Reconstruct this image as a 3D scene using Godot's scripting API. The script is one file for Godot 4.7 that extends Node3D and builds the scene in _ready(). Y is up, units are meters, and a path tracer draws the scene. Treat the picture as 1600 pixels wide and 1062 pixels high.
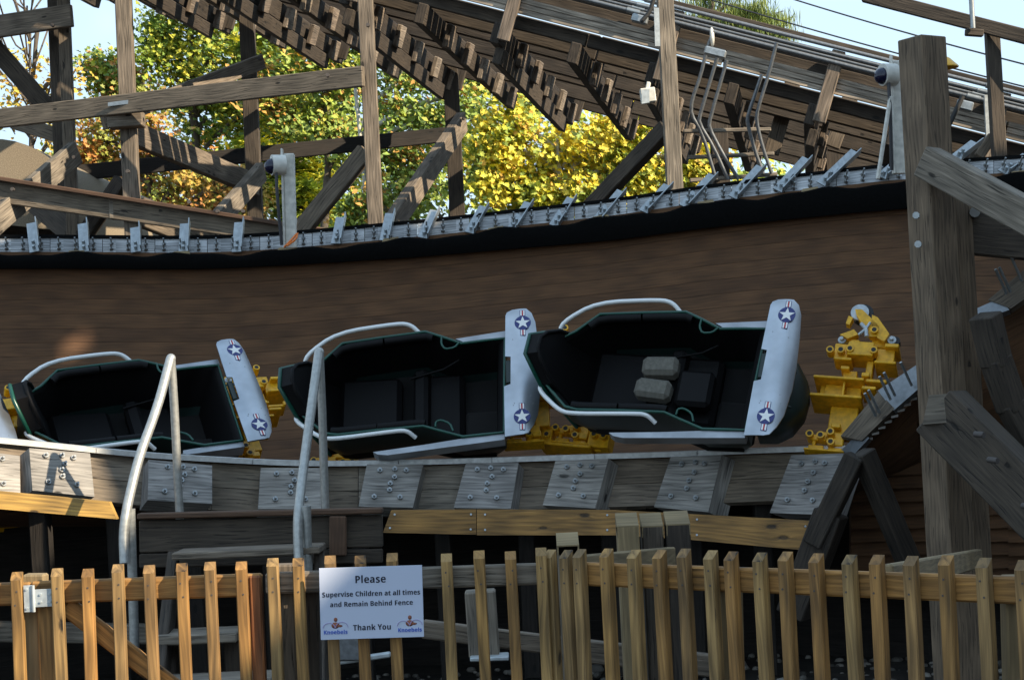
extends Node3D
# Wooden flying-turns coaster: train parked in the trough, picket fence in front, lift hill and autumn trees behind.
const F := 2900.0
var cam_xf: Transform3D
var rng := RandomNumberGenerator.new()
var M := {}
var counts := {}
var noise := FastNoiseLite.new()

func P(px: float, py: float, d: float) -> Vector3:
	return cam_xf * Vector3((px - 800.0) / F * d, -(py - 531.0) / F * d, -d)

func tab(t: Array, x: float) -> float:      # linear table x0,y0,x1,y1...
	if x <= t[0]: return t[1] + (x - t[0]) * (t[3] - t[1]) / (t[2] - t[0])
	var n := t.size()
	for i in range(2, n, 2):
		if x <= t[i] or i == n - 2:
			var k = (x - t[i - 2]) / (t[i] - t[i - 2])
			return lerpf(t[i - 1], t[i + 1], k)
	return t[n - 1]

func smooth(t: Array, x: float) -> float:
	return (tab(t, x - 60) + tab(t, x - 30) + tab(t, x) + tab(t, x + 30) + tab(t, x + 60)) / 5.0

# ---------------------------------------------------------------- naming
func numbered(n: String) -> String:
	if not counts.has(n):
		counts[n] = 0
		return n
	counts[n] += 1
	return "%s_%03d" % [n, counts[n]]

func thing(called: String, label: String, category: String, at := Vector3.ZERO, group := "") -> Node3D:
	var o := Node3D.new()
	o.name = numbered(called)
	add_child(o, true)
	o.position = at
	o.set_meta("label", label)
	o.set_meta("category", category)
	o.set_meta("kind", "thing")
	if group != "": o.set_meta("group", group)
	return o

func put(parent: Node3D, called: String, mesh: Mesh, mat: Material, xf := Transform3D.IDENTITY) -> MeshInstance3D:
	var o := MeshInstance3D.new()
	o.name = called
	o.mesh = mesh
	o.material_override = mat
	parent.add_child(o, true)
	o.transform = xf
	return o

# a mesh in world coordinates put under a thing whose root is only moved, not turned
func put_world(parent: Node3D, called: String, st: SurfaceTool, mat: Material, kind := "") -> MeshInstance3D:
	var off := Vector3.ZERO
	var q = parent
	while q != self:
		off += q.position
		q = q.get_parent()
	var o := put(parent, called, st.commit(), mat, Transform3D(Basis.IDENTITY, -off))
	if kind != "": o.set_meta("kind", kind)
	return o

func structure(called: String, st: SurfaceTool, mat: Material, label: String) -> MeshInstance3D:
	var o := put_world(self, called, st, mat, "structure")
	o.set_meta("label", label)
	return o

# ---------------------------------------------------------------- mesh helpers
func new_st() -> SurfaceTool:
	var st := SurfaceTool.new()
	st.begin(Mesh.PRIMITIVE_TRIANGLES)
	return st

func tri(st: SurfaceTool, a: Vector3, b: Vector3, c: Vector3, n: Vector3, ua := Vector2.ZERO, ub := Vector2.ZERO, uc := Vector2.ZERO):
	# clockwise seen from the side n points to
	if (b - a).cross(c - a).dot(n) > 0:
		var t := b; b = c; c = t
		var u := ub; ub = uc; uc = u
	st.set_normal(n); st.set_uv(ua); st.add_vertex(a)
	st.set_normal(n); st.set_uv(ub); st.add_vertex(b)
	st.set_normal(n); st.set_uv(uc); st.add_vertex(c)

var uv_lock = null
func quad(st: SurfaceTool, a: Vector3, b: Vector3, c: Vector3, d: Vector3, out: Vector3, uvs := []):
	var n := (c - a).cross(d - b).normalized()
	if n.dot(out) < 0: n = -n
	if uvs.is_empty():
		var l := (b - a).length(); var w := (d - a).length()
		var r: Vector2 = uv_lock if uv_lock != null else Vector2(rng.randf(), rng.randf())
		uvs = [r, r + Vector2(l / 2.0, 0), r + Vector2(l / 2.0, w / 0.5), r + Vector2(0, w / 0.5)]
	tri(st, a, b, c, n, uvs[0], uvs[1], uvs[2])
	tri(st, a, c, d, n, uvs[0], uvs[2], uvs[3])

# box of 8 corners: front quad f[0..3] pushed back by v
func slab(st: SurfaceTool, f: Array, v: Vector3):
	var c: Vector3 = (f[0] + f[1] + f[2] + f[3]) / 4.0
	quad(st, f[0], f[1], f[2], f[3], -v)
	var g := [f[0] + v, f[1] + v, f[2] + v, f[3] + v]
	quad(st, g[0], g[1], g[2], g[3], v)
	for i in 4:
		var j := (i + 1) % 4
		quad(st, f[i], f[j], g[j], g[i], (f[i] + f[j]) / 2.0 - c)

# chamfered timber: length on x, height on y, thickness on z
func timber_mesh(l: float, h: float, w: float, ch := 0.006) -> ArrayMesh:
	var st := new_st()
	box_into(st, Transform3D.IDENTITY, Vector3(l, h, w), ch)
	return st.commit()

func box_into(st: SurfaceTool, xf: Transform3D, size: Vector3, ch := 0.006):
	var hs := size / 2.0
	ch = minf(ch, minf(hs.x, minf(hs.y, hs.z)) * 0.45)
	var off := [Vector2(rng.randf(), rng.randf()), Vector2(rng.randf(), rng.randf()), Vector2(rng.randf(), rng.randf())]
	var axes := [Vector3.RIGHT, Vector3.UP, Vector3.BACK]
	var pt := func(s: Vector3, face: int) -> Vector3:
		var q := Vector3(s.x * (hs.x - ch), s.y * (hs.y - ch), s.z * (hs.z - ch))
		q[face] = s[face] * hs[face]
		return q
	var uv := func(q: Vector3, face: int) -> Vector2:
		if face == 0: return Vector2(q.y / 0.9, q.z / 0.5) + off[0]
		if face == 1: return Vector2(q.x / 2.0, q.z / 0.5) + off[1]
		return Vector2(q.x / 2.0, q.y / 0.5) + off[2]
	var emit := func(ps: Array, face: int, out: Vector3):
		var w := []
		for q in ps: w.append(xf * q)
		var n := (xf.basis * out).normalized()
		for k in range(1, ps.size() - 1):
			tri(st, w[0], w[k], w[k + 1], n, uv.call(ps[0], face), uv.call(ps[k], face), uv.call(ps[k + 1], face))
	for f in 3:
		var a := (f + 1) % 3
		var b := (f + 2) % 3
		for s in [-1.0, 1.0]:
			var ps := []
			for q in [[-1, -1], [1, -1], [1, 1], [-1, 1]]:
				var sg := Vector3(); sg[f] = s; sg[a] = q[0]; sg[b] = q[1]
				ps.append(pt.call(sg, f))
			emit.call(ps, f, axes[f] * s)
	for f in 3:                                  # twelve chamfers: edge along axis f, between faces a and b
		var a := (f + 1) % 3
		var b := (f + 2) % 3
		for sa in [-1.0, 1.0]:
			for sb in [-1.0, 1.0]:
				var s0 := Vector3(); s0[f] = -1; s0[a] = sa; s0[b] = sb
				var s1 := Vector3(); s1[f] = 1; s1[a] = sa; s1[b] = sb
				emit.call([pt.call(s0, a), pt.call(s1, a), pt.call(s1, b), pt.call(s0, b)], a if a != 0 else b, axes[a] * sa + axes[b] * sb)
	for sx in [-1.0, 1.0]:
		for sy in [-1.0, 1.0]:
			for sz in [-1.0, 1.0]:
				var s := Vector3(sx, sy, sz)
				emit.call([pt.call(s, 0), pt.call(s, 1), pt.call(s, 2)], 0, s)

func frame_of(x: Vector3, up: Vector3) -> Basis:
	x = x.normalized()
	var z := x.cross(up)
	if z.length() < 1e-4: z = x.cross(Vector3(0.3, 0, 1))
	z = z.normalized()
	return Basis(x, z.cross(x).normalized(), z)

# timber from a to b, h tall along `up`, w thick across; world points
func timber(parent: Node3D, called: String, a: Vector3, b: Vector3, h: float, w: float, mat, up := Vector3.UP) -> MeshInstance3D:
	var off := Vector3.ZERO
	var q = parent
	while q != self:
		off += q.position
		q = q.get_parent()
	var m = mat
	if mat is Array: m = mat[rng.randi() % mat.size()]
	return put(parent, called, timber_mesh((b - a).length(), h, w), m, Transform3D(frame_of(b - a, up), (a + b) / 2.0 - off))

func tube_into(st: SurfaceTool, pts: Array, r: float, seg := 8, caps := true, round_it := 0):
	if round_it > 0: pts = rounded(pts, round_it)
	var n := pts.size()
	var t0: Vector3 = (pts[1] - pts[0]).normalized()
	var nrm := t0.cross(Vector3(0.31, 0.83, 0.46)).normalized()
	var rings := []
	for i in n:
		var t: Vector3
		if i == 0: t = t0
		elif i == n - 1: t = (pts[i] - pts[i - 1]).normalized()
		else: t = ((pts[i + 1] - pts[i]).normalized() + (pts[i] - pts[i - 1]).normalized()).normalized()
		nrm = (nrm - t * nrm.dot(t)).normalized()
		var bn := t.cross(nrm)
		var ring := []
		for k in seg:
			var an := TAU * k / seg
			ring.append(nrm * cos(an) + bn * sin(an))
		rings.append(ring)
	var acc := 0.0
	for i in n - 1:
		var l: float = (pts[i + 1] - pts[i]).length()
		for k in seg:
			var k2 := (k + 1) % seg
			var d := [rings[i][k], rings[i + 1][k], rings[i + 1][k2], rings[i][k2]]
			var p := [pts[i] + d[0] * r, pts[i + 1] + d[1] * r, pts[i + 1] + d[2] * r, pts[i] + d[3] * r]
			var u := [Vector2(acc, k / float(seg)), Vector2(acc + l, k / float(seg)), Vector2(acc + l, (k + 1) / float(seg)), Vector2(acc, (k + 1) / float(seg))]
			var order := [0, 1, 2, 0, 2, 3]
			if (p[1] - p[0]).cross(p[2] - p[0]).dot(d[0]) > 0: order = [0, 2, 1, 0, 3, 2]
			for o in order:
				st.set_normal(d[o]); st.set_uv(u[o]); st.add_vertex(p[o])
		acc += l
	if caps:
		for e in [[0, -t0], [n - 1, (pts[n - 1] - pts[n - 2]).normalized()]]:
			for k in range(1, seg - 1):
				tri(st, pts[e[0]] + rings[e[0]][0] * r, pts[e[0]] + rings[e[0]][k] * r, pts[e[0]] + rings[e[0]][k + 1] * r, e[1])

func rounded(pts: Array, times: int) -> Array:
	for j in times:
		var o := [pts[0]]
		for i in range(pts.size() - 1):
			o.append(pts[i].lerp(pts[i + 1], 0.22))
			o.append(pts[i].lerp(pts[i + 1], 0.78))
		o.append(pts[pts.size() - 1])
		pts = o
	return pts

func cyl_into(st: SurfaceTool, a: Vector3, b: Vector3, r: float, seg := 12):
	tube_into(st, [a, b], r, seg, true)

func sphere_into(st: SurfaceTool, c: Vector3, r: Vector3, nu := 12, nv := 8):
	for i in nv:
		for j in nu:
			var ps := []
			for q in [[i, j], [i, j + 1], [i + 1, j + 1], [i + 1, j]]:
				var th: float = PI * q[0] / nv
				var ph: float = TAU * q[1] / nu
				ps.append(Vector3(sin(th) * cos(ph), cos(th), sin(th) * sin(ph)))
			var w := []
			for q in ps: w.append(c + q * r)
			for o in [[0, 1, 2], [0, 2, 3]]:
				var ord: Array = o
				if (w[o[1]] - w[o[0]]).cross(w[o[2]] - w[o[0]]).dot(ps[o[0]] + ps[o[1]] + ps[o[2]]) > 0: ord = [o[0], o[2], o[1]]
				for k in ord:
					st.set_normal(ps[k]); st.add_vertex(w[k])

# polygon in the x-z plane of xf, between y0 and y1
func prism_into(st: SurfaceTool, poly: PackedVector2Array, y0: float, y1: float, xf := Transform3D.IDENTITY):
	var idx := Geometry2D.triangulate_polygon(poly)
	var up := (xf.basis * Vector3.UP).normalized()
	for k in range(0, idx.size(), 3):
		var q := []
		for j in 3: q.append(poly[idx[k + j]])
		tri(st, xf * Vector3(q[0].x, y1, q[0].y), xf * Vector3(q[1].x, y1, q[1].y), xf * Vector3(q[2].x, y1, q[2].y), up, q[0], q[1], q[2])
		tri(st, xf * Vector3(q[0].x, y0, q[0].y), xf * Vector3(q[1].x, y0, q[1].y), xf * Vector3(q[2].x, y0, q[2].y), -up, q[0], q[1], q[2])
	var cw := Geometry2D.is_polygon_clockwise(poly)
	for i in poly.size():
		var a := poly[i]
		var b := poly[(i + 1) % poly.size()]
		var e := b - a
		var o2 := Vector2(e.y, -e.x) if not cw else Vector2(-e.y, e.x)
		quad(st, xf * Vector3(a.x, y0, a.y), xf * Vector3(b.x, y0, b.y), xf * Vector3(b.x, y1, b.y), xf * Vector3(a.x, y1, a.y), xf.basis * Vector3(o2.x, 0, o2.y))

# smooth sheet through rows of points
func loft_into(st: SurfaceTool, rows: Array, out_hint: Vector3, us := 0.5, closed := false):
	var nr := rows.size()
	var nc: int = rows[0].size()
	var nrm := []
	for i in nr:
		var r := []
		for j in nc:
			var jn := (j + 1) % nc if closed else mini(j + 1, nc - 1)
			var jp := (j - 1 + nc) % nc if closed else maxi(j - 1, 0)
			var du: Vector3 = rows[mini(i + 1, nr - 1)][j] - rows[maxi(i - 1, 0)][j]
			var dv: Vector3 = rows[i][jn] - rows[i][jp]
			r.append(du.cross(dv).normalized())
		nrm.append(r)
	var flip := 1.0
	if out_hint != Vector3.ZERO and nrm[nr / 2][nc / 2].dot(out_hint) < 0: flip = -1.0
	for i in nr - 1:
		for j in (nc if closed else nc - 1):
			var j2 := (j + 1) % nc
			var q := [[i, j], [i + 1, j], [i + 1, j2], [i, j2]]
			for o in [[0, 1, 2], [0, 2, 3]]:
				var p := []
				for k in o: p.append(rows[q[k][0]][q[k][1]])
				var ord: Array = o
				if (p[1] - p[0]).cross(p[2] - p[0]).dot(nrm[i][j] * flip) > 0: ord = [o[0], o[2], o[1]]
				for k in ord:
					st.set_normal(nrm[q[k][0]][q[k][1]] * flip)
					st.set_uv(Vector2(q[k][0] * us, (j + (1 if k >= 2 else 0)) * 0.2))
					st.add_vertex(rows[q[k][0]][q[k][1]])

# ---------------------------------------------------------------- materials
func grain_maps(sd: int, crack: float, knots: int, amp := 1.0, w := 1024, h := 256) -> Array:
	var n1 := FastNoiseLite.new(); n1.seed = sd; n1.frequency = 1.0; n1.noise_type = FastNoiseLite.TYPE_SIMPLEX_SMOOTH; n1.fractal_type = FastNoiseLite.FRACTAL_NONE
	var r := RandomNumberGenerator.new(); r.seed = sd
	var kn := []
	for i in knots: kn.append(Vector3(r.randf() * w, r.randf() * h, r.randf_range(4.5, 9)))
	var bytes := PackedByteArray(); bytes.resize(w * h)
	for y in h:
		for x in w:
			var a := TAU * x / w
			var cx := cos(a); var cz := sin(a)
			var v := float(y)
			var dark := 0.0
			for k in kn:
				var dx: float = (x - k.x) / (k.z * 2.6)
				var dy: float = (y - k.y) / k.z
				var d2 := dx * dx + dy * dy
				if d2 < 9.0:
					v += signf(dy) * k.z * 1.1 * exp(-d2) * (1.0 - minf(1.0, absf(dy) * 0.2))
					dark = maxf(dark, smoothstep(0.8, 0.1, d2) * 0.34 + 0.10 * exp(-d2) * (0.5 + 0.5 * sin(sqrt(d2) * 16.0)))
			v += 5.0 * n1.get_noise_3d(cx * 0.9, v * 0.015, cz * 0.9)
			var fine := n1.get_noise_3d(cx * 2.2, v * 0.42, cz * 2.2 + 9.0)
			var mid := n1.get_noise_3d(cx * 1.2 + 5.0, v * 0.10, cz * 1.2)
			var ring := sin(v * 0.55 + 3.0 * n1.get_noise_3d(cx * 0.7, v * 0.02, cz * 0.7 + 4.0))
			var cr := n1.get_noise_3d(cx * 1.6 + 20.0, v * 0.22, cz * 1.6)
			var blot := n1.get_noise_3d(cx * 1.5, v * 0.012 + 30.0, cz * 1.5)
			var val := 0.72 + amp * (0.10 * fine + 0.11 * mid + 0.05 * ring + 0.13 * blot) - dark
			val -= crack * smoothstep(0.52, 0.72, cr)
			bytes[y * w + x] = int(clampf(val, 0.05, 1.0) * 255.0)
	var img := Image.create_from_data(w, h, false, Image.FORMAT_L8, bytes)
	var nm: Image = img.duplicate()
	nm.convert(Image.FORMAT_RGBA8)
	nm.bump_map_to_normal_map(3.0)
	img.convert(Image.FORMAT_RGB8)
	return [ImageTexture.create_from_image(img), ImageTexture.create_from_image(nm)]

func speckle_map(sd: int, lo: float, hi: float, fr: float) -> ImageTexture:
	var n := FastNoiseLite.new(); n.seed = sd; n.frequency = fr; n.fractal_octaves = 4
	var img := n.get_seamless_image(256, 256)
	img.convert(Image.FORMAT_RGB8)
	for y in 256:
		for x in 256:
			var v := lerpf(lo, hi, img.get_pixel(x, y).r)
			img.set_pixel(x, y, Color(v, v, v))
	return ImageTexture.create_from_image(img)

func lin(r: float, g: float, b: float) -> Color:
	return Color(r, g, b).linear_to_srgb()

func wood(c: Color, maps: Array, rough := 0.85, ns := 0.7) -> StandardMaterial3D:
	var m := StandardMaterial3D.new()
	m.albedo_color = c
	m.albedo_texture = maps[0]
	m.normal_enabled = true
	m.normal_texture = maps[1]
	m.normal_scale = ns
	m.roughness = rough
	return m

func plain(c: Color, rough: float, metal := 0.0, tex = null, tri_scale := 2.0) -> StandardMaterial3D:
	var m := StandardMaterial3D.new()
	m.albedo_color = c
	m.roughness = rough
	m.metallic = metal
	if tex != null:
		m.albedo_texture = tex
		m.uv1_triplanar = true
		m.uv1_scale = Vector3.ONE * tri_scale
	return m

func make_materials():
	var old := grain_maps(3, 0.22, 6, 0.85)
	var old2 := grain_maps(57, 0.30, 3, 0.7)
	var even := grain_maps(23, 0.0, 0, 0.55)
	var fresh := grain_maps(11, 0.06, 7)
	var soft := speckle_map(5, 0.80, 1.0, 0.02)
	var fine := speckle_map(8, 0.7, 1.0, 0.06)
	M.grey = []
	for c in [lin(.32, .255, .19), lin(.27, .21, .15), lin(.35, .295, .23), lin(.29, .23, .165)]: M.grey.append(wood(c, old if M.grey.size() % 2 == 0 else old2))
	M.dark = []
	for c in [lin(.095, .072, .052), lin(.072, .054, .039), lin(.12, .093, .068)]: M.dark.append(wood(c, old2 if M.dark.size() % 2 == 0 else old))
	M.post_brown = wood(lin(.30, .215, .14), old2)
	M.tie_sunlit = []  # paler than the other lift timber: sunlight put into the colour
	for c in [lin(.42, .34, .26), lin(.36, .28, .21), lin(.30, .235, .18)]: M.tie_sunlit.append(wood(c, old))
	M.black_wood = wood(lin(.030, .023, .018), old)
	M.pale = []
	for c in [lin(.52, .48, .43), lin(.44, .41, .37), lin(.48, .45, .42)]: M.pale.append(wood(c, old))
	M.toe = wood(lin(.60, .50, .39), fresh)
	M.cream = wood(lin(.62, .54, .43), fresh)
	M.picket = []
	for c in [lin(.54, .30, .09), lin(.48, .255, .075), lin(.56, .34, .12), lin(.42, .24, .085), lin(.50, .31, .115), lin(.45, .275, .105), lin(.53, .27, .075)]: M.picket.append(wood(c, fresh, 0.75, 0.4))
	M.picket_rail = [wood(lin(.56, .28, .075), fresh, 0.75, 0.4), wood(lin(.50, .26, .075), fresh, 0.75, 0.4)]
	M.cedar = wood(lin(.40, .15, .05), fresh, 0.75)
	M.yellow_board = [wood(lin(.62, .36, .08), fresh, 0.7), wood(lin(.52, .27, .07), fresh, 0.7)]
	M.tan = wood(lin(.46, .34, .18), even)
	M.plank = []
	for c in [lin(.215, .102, .042), lin(.200, .094, .038), lin(.226, .108, .045), lin(.186, .087, .036), lin(.208, .098, .040)]: M.plank.append(wood(c, even, 0.85, 0.4))
	M.red_edge = wood(lin(.19, .105, .062), even)
	M.galv = plain(lin(.44, .47, .48), 0.42, 0.75, soft, 5.0)
	M.galv_pale = plain(lin(.55, .60, .62), 0.55, 0.35, soft, 4.0)
	M.skylit_white = []  # white-grey wood with sky light put into its whiteness
	for c in [lin(.62, .63, .64), lin(.54, .55, .56), lin(.66, .66, .66)]: M.skylit_white.append(wood(c, fresh, .8, .4))
	M.rim = plain(lin(.68, .68, .66), 0.5, 0.2, soft, 4.0)
	M.dull_bolt = plain(lin(.07, .06, .055), .7)
	M.bolt = plain(lin(.30, .31, .31), 0.4, 0.85)
	M.tar = plain(lin(.006, .006, .006), 0.9, 0.0, fine, 3.0)
	M.tar.metallic_specular = 0.1
	M.alu = plain(lin(.44, .46, .49), 0.42, 0.6, speckle_map(7, 0.8, 1.0, 0.012), 1.2)
	M.wing = plain(lin(.52, .55, .59), 0.33, 0.9, speckle_map(6, 0.8, 1.0, 0.012), 1.2)
	M.tube = plain(lin(.74, .75, .74), 0.35, 0.15)
	M.pipe = plain(lin(.50, .51, .49), 0.42, 0.55, soft, 6.0)
	M.conduit = plain(lin(.26, .28, .30), 0.45, 0.6, soft, 6.0)
	M.vinyl = plain(lin(.0055, .005, .0055), 0.6, 0.0, fine, 6.0)
	M.vinyl.metallic_specular = 0.3
	M.green = plain(lin(.006, .062, .042), 0.3, 0.0)
	M.hull = plain(lin(.008, .020, .018), 0.4)
	M.carpet = plain(lin(.007, .0065, .0065), 0.95, 0.0, fine, 8.0)
	M.cushion = plain(lin(.16, .15, .125), 0.95, 0.0, soft, 7.0)
	M.yellow = plain(lin(.92, .48, .008), 0.42, 0.0, soft, 4.0)
	M.rubber = plain(lin(.02, .02, .02), 0.7)
	M.navy = plain(lin(.025, .035, .16), 0.5)
	M.white = plain(lin(.80, .80, .78), 0.5)
	M.red = plain(lin(.45, .03, .04), 0.5)
	M.post_white = plain(lin(.76, .74, .67), 0.5, 0.0, soft, 3.0)
	M.lens = plain(lin(.006, .008, .03), 0.1)
	M.amber = plain(lin(.75, .40, .02), 0.4)
	M.paper = plain(lin(.50, .55, .68), 0.8)
	M.ink = plain(lin(.012, .014, .03), 0.8)
	M.blue_ink = plain(lin(.06, .12, .48), 0.8)
	M.brown_ink = plain(lin(.28, .10, .06), 0.8)
	M.violet_ink = plain(lin(.38, .33, .55), 0.8)
	M.gold_ink = plain(lin(.30, .27, .18), 0.6)
	M.wire = plain(lin(.04, .04, .045), 0.6)
	M.orange_cord = plain(lin(.7, .18, .03), 0.6)
	M.barrel = plain(lin(.36, .29, .20), 0.85, 0.0, speckle_map(21, .6, 1.0, 0.09), 4.0)
	M.dirt = plain(lin(.045, .037, .028), 0.95, 0.0, speckle_map(31, .35, 1.0, 0.03), 0.6)
	M.siding = wood(lin(.28, .16, .09), old)
	M.roof = plain(lin(.10, .09, .085), 0.9)
	M.bark = plain(lin(.13, .105, .08), 0.95, 0.0, soft, 2.0)
	M.birch = plain(lin(.58, .55, .48), 0.85, 0.0, soft, 2.0)
	M.leaf = StandardMaterial3D.new()
	M.leaf.vertex_color_use_as_albedo = true
	M.leaf.roughness = 0.6
	M.leaf.backlight_enabled = true
	M.leaf.backlight = lin(.40, .38, .10)
	M.leaf.cull_mode = BaseMaterial3D.CULL_DISABLED

# ---------------------------------------------------------------- trough
const TOP := [-250, 396, 0, 393, 130, 393, 290, 395, 370, 393, 470, 386, 560, 378, 700, 365, 830, 350, 950, 338, 1100, 315, 1250, 297, 1400, 280, 1600, 268, 1850, 255]
const RIM := [-250, 668, 0, 687, 230, 711, 465, 724, 623, 722, 769, 718, 880, 714, 1050, 709, 1206, 702, 1324, 699]
const RIM_UP := [1324, 699, 1380, 640, 1432, 574, 1500, 520, 1600, 455, 1850, 330]
const CW := Vector2(-1.2, 6.9)
func circle_depth(px: float, c: Vector2, r: float) -> float:
	var dx := (px - 800.0) / F
	var a := 1.0 + dx * dx
	var b := c.x * dx + c.y
	return (b + sqrt(maxf(0.0, b * b - a * (c.length_squared() - r * r)))) / a
func wall_d(px: float) -> float: return circle_depth(px, CW, 5.6)
func rim_d(px: float) -> float: return circle_depth(px, Vector2(-0.24, 6.65), 3.78)
func rim_pt(px: float, dy := 0.0, dd := 0.0) -> Vector3:
	if px <= 1324: return P(px, smooth(RIM, px) + dy, rim_d(px) + dd)
	return P(px, tab(RIM_UP, px) + dy, rim_d(1324) - (px - 1324) * 0.0022 + dd)
func top_pt(px: float, dy := 0.0, dd := 0.0) -> Vector3: return P(px, smooth(TOP, px) + dy, wall_d(px) + dd)

func section(t: float) -> Array:             # trough cross-section, wall top to inner lip
	var px := lerpf(-250, 1850, t)
	var a := top_pt(px, 0)
	var b := rim_pt(px)
	var h := b - a
	h.y = 0
	var c1 := a - h * 0.02 + Vector3(0, -1.55, 0)
	var c2 := a + h * 0.58 + Vector3(0, -2.2, 0)
	return [a, c1, c2, b]
func sec_pt(s: Array, u: float) -> Vector3:
	return s[0].bezier_interpolate(s[1], s[2], s[3], u)

func build_trough():
	var T := thing("trough", "long curved trough of brown planks with black flap and metal brackets along its top", "coaster track", Vector3(0, 0.2, -10.4))
	var NS := 64
	var secs := []
	for i in NS + 1: secs.append(section(i / float(NS)))
	var NP := 42
	for k in NP:
		var u0 := k / float(NP); var u1 := (k + 1) / float(NP)
		var st := new_st()
		var r := Vector2(rng.randf(), rng.randf())
		var acc := 0.0
		for i in NS:
			var pp := []
			for e in [[i, u0], [i + 1, u0], [i + 1, u1], [i, u1]]: pp.append(sec_pt(secs[e[0]], e[1] * .988))
			var l: float = (pp[1] - pp[0]).length()
			var nr: Vector3 = (pp[1] - pp[0]).cross(pp[3] - pp[0]).normalized()
			var toward: Vector3 = sec_pt(secs[i], 0.45).direction_to(P(400, 450, 9.5)) 
			if nr.dot(toward) < 0: nr = -nr
			var g := 0.009
			var q := [pp[0].lerp(pp[3], g), pp[1].lerp(pp[2], g), pp[2].lerp(pp[1], g), pp[3].lerp(pp[0], g)]
			var uv := [r + Vector2(acc / 2.0, 0), r + Vector2((acc + l) / 2.0, 0), r + Vector2((acc + l) / 2.0, .22), r + Vector2(acc / 2.0, .22)]
			quad(st, q[0], q[1], q[2], q[3], nr, uv)
			var bk := -nr * 0.035
			quad(st, q[0] + bk, q[1] + bk, q[2] + bk, q[3] + bk, -nr, uv)
			quad(st, q[0], q[1], q[1] + bk, q[0] + bk, q[0] - q[3], uv)
			quad(st, q[3], q[2], q[2] + bk, q[3] + bk, q[3] - q[0], uv)
			acc += l
		put_world(T, "plank", st, M.plank[rng.randi() % M.plank.size()])
	# backing skin so that no light comes through the joints
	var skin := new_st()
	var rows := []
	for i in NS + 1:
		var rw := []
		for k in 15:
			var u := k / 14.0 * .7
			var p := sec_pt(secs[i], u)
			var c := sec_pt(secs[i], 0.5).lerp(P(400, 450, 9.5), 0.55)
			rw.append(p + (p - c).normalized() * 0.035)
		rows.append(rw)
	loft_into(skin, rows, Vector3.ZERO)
	put_world(T, "light_block_skin", skin, M.black_wood)
	# black rubber flap below the top edge, its upper edge sagging between the brackets
	var fl := new_st()
	var fr := []
	for i in 211:
		var px := -250 + i * 10.0
		var sag := 3.0 * sin(px * 0.038) + 1.5 * sin(px * 0.085 + 1.0)
		var wd := tab([0, 26, 400, 25, 700, 32, 1000, 39, 1400, 45, 1600, 44], px)
		var inw := (P(400, 400, 8.0) - top_pt(px)).normalized()
		sag += 3.0
		fr.append([top_pt(px, sag) + inw * 0.035, top_pt(px, sag + 3) + inw * 0.075, top_pt(px, wd * 0.6) + inw * 0.085, top_pt(px, wd) + inw * 0.09, top_pt(px, wd + 1) + inw * 0.075])
	loft_into(fl, fr, Vector3(0, 0, 1))
	put_world(T, "rubber_flap", fl, M.tar)
	# white-grey rim boards, whitened further for light from the sky
	var e := -250.0
	var bi := 0
	while e < 1840:
		var st := new_st()
		var e1 := e + 82.0
		for k in 4:
			var a := lerpf(e, e1 - 1.0, k / 4.0); var b := lerpf(e, e1 - 1.0, (k + 1) / 4.0)
			slab(st, [top_pt(a, 6), top_pt(b, 6), top_pt(b, -21, .10), top_pt(a, -21, .10)], Vector3(0, -0.02, -0.03))
		put_world(T, "rim_board", st, M.skylit_white[bi % 3])
		var ft := new_st()
		for k in 4:
			var a := lerpf(e, e1, k / 4.0); var b := lerpf(e, e1, (k + 1) / 4.0)
			slab(ft, [top_pt(a, -21.5, .09), top_pt(b, -21.5, .09), top_pt(b, -26.5, .12), top_pt(a, -26.5, .12)], Vector3(0, 0, -0.12))
		put_world(T, "felt_strip", ft, M.tar)
		if bi % 2 == 0:
			var ys := new_st()
			slab(ys, [top_pt(e + 25, 6, -.05), top_pt(e + 56, 5, -.05), top_pt(e + 52, -2.5, -.035), top_pt(e + 29, -1.5, -.035)], Vector3(0, 0, -0.03))
			put_world(T, "wood_shim", ys, M.tan)
		var bs := new_st()
		for k in [14.0, 40.0, 68.0]:
			for dy in [-3.0, -12.0]:
				var p := top_pt(e + k, dy, .05 if dy < -5 else .01)
				var nn := Vector3(0.15 * (e - 200) / 1000.0, 0.75, 0.5).normalized()
				cyl_into(bs, p, p + nn * 0.05, 0.006, 6)
				cyl_into(bs, p, p + nn * 0.018, 0.014, 6)
		put_world(T, "bolts", bs, M.bolt, "stuff")
		e = e1
		bi += 1
	for b in [[53, 393, 48, 348], [131, 393, 128, 349], [212, 393, 210, 355], [286, 393, 288, 349], [369, 393, 373, 347], [448, 387, 455, 345], [524, 380, 532, 339], [600, 375, 609, 333], [660, 371, 679, 328], [733, 363, 756, 322], [799, 358, 826, 316], [865, 352, 893, 309], [933, 343, 971, 298], [1005, 330, 1044, 289], [1068, 322, 1114, 273], [1145, 308, 1189, 260], [1215, 297, 1261, 247], [1283, 287, 1337, 236], [1377, 276, 1414, 245], [1495, 245, 1525, 222], [1567, 269, 1606, 243], [-30, 394, -36, 350]]:
		var p := P(b[0], b[1], wall_d(b[0]) - 0.03)
		var q := P(b[2], b[3], wall_d(b[0]) + 0.16)
		var st := new_st()
		var ax := (q - p).normalized()
		var side := ax.cross(Vector3(0, 0.6, 0.8)).normalized()
		var nn := side.cross(ax).normalized()
		if nn.z < 0: nn = -nn
		slab(st, [p - side * .032, p + side * .032, q + side * .032, q - side * .032], -nn * 0.007)
		slab(st, [p + side * .033, p + side * .033 + nn * .05, q + side * .033 + nn * .05, q + side * .033], side * 0.007)
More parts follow.
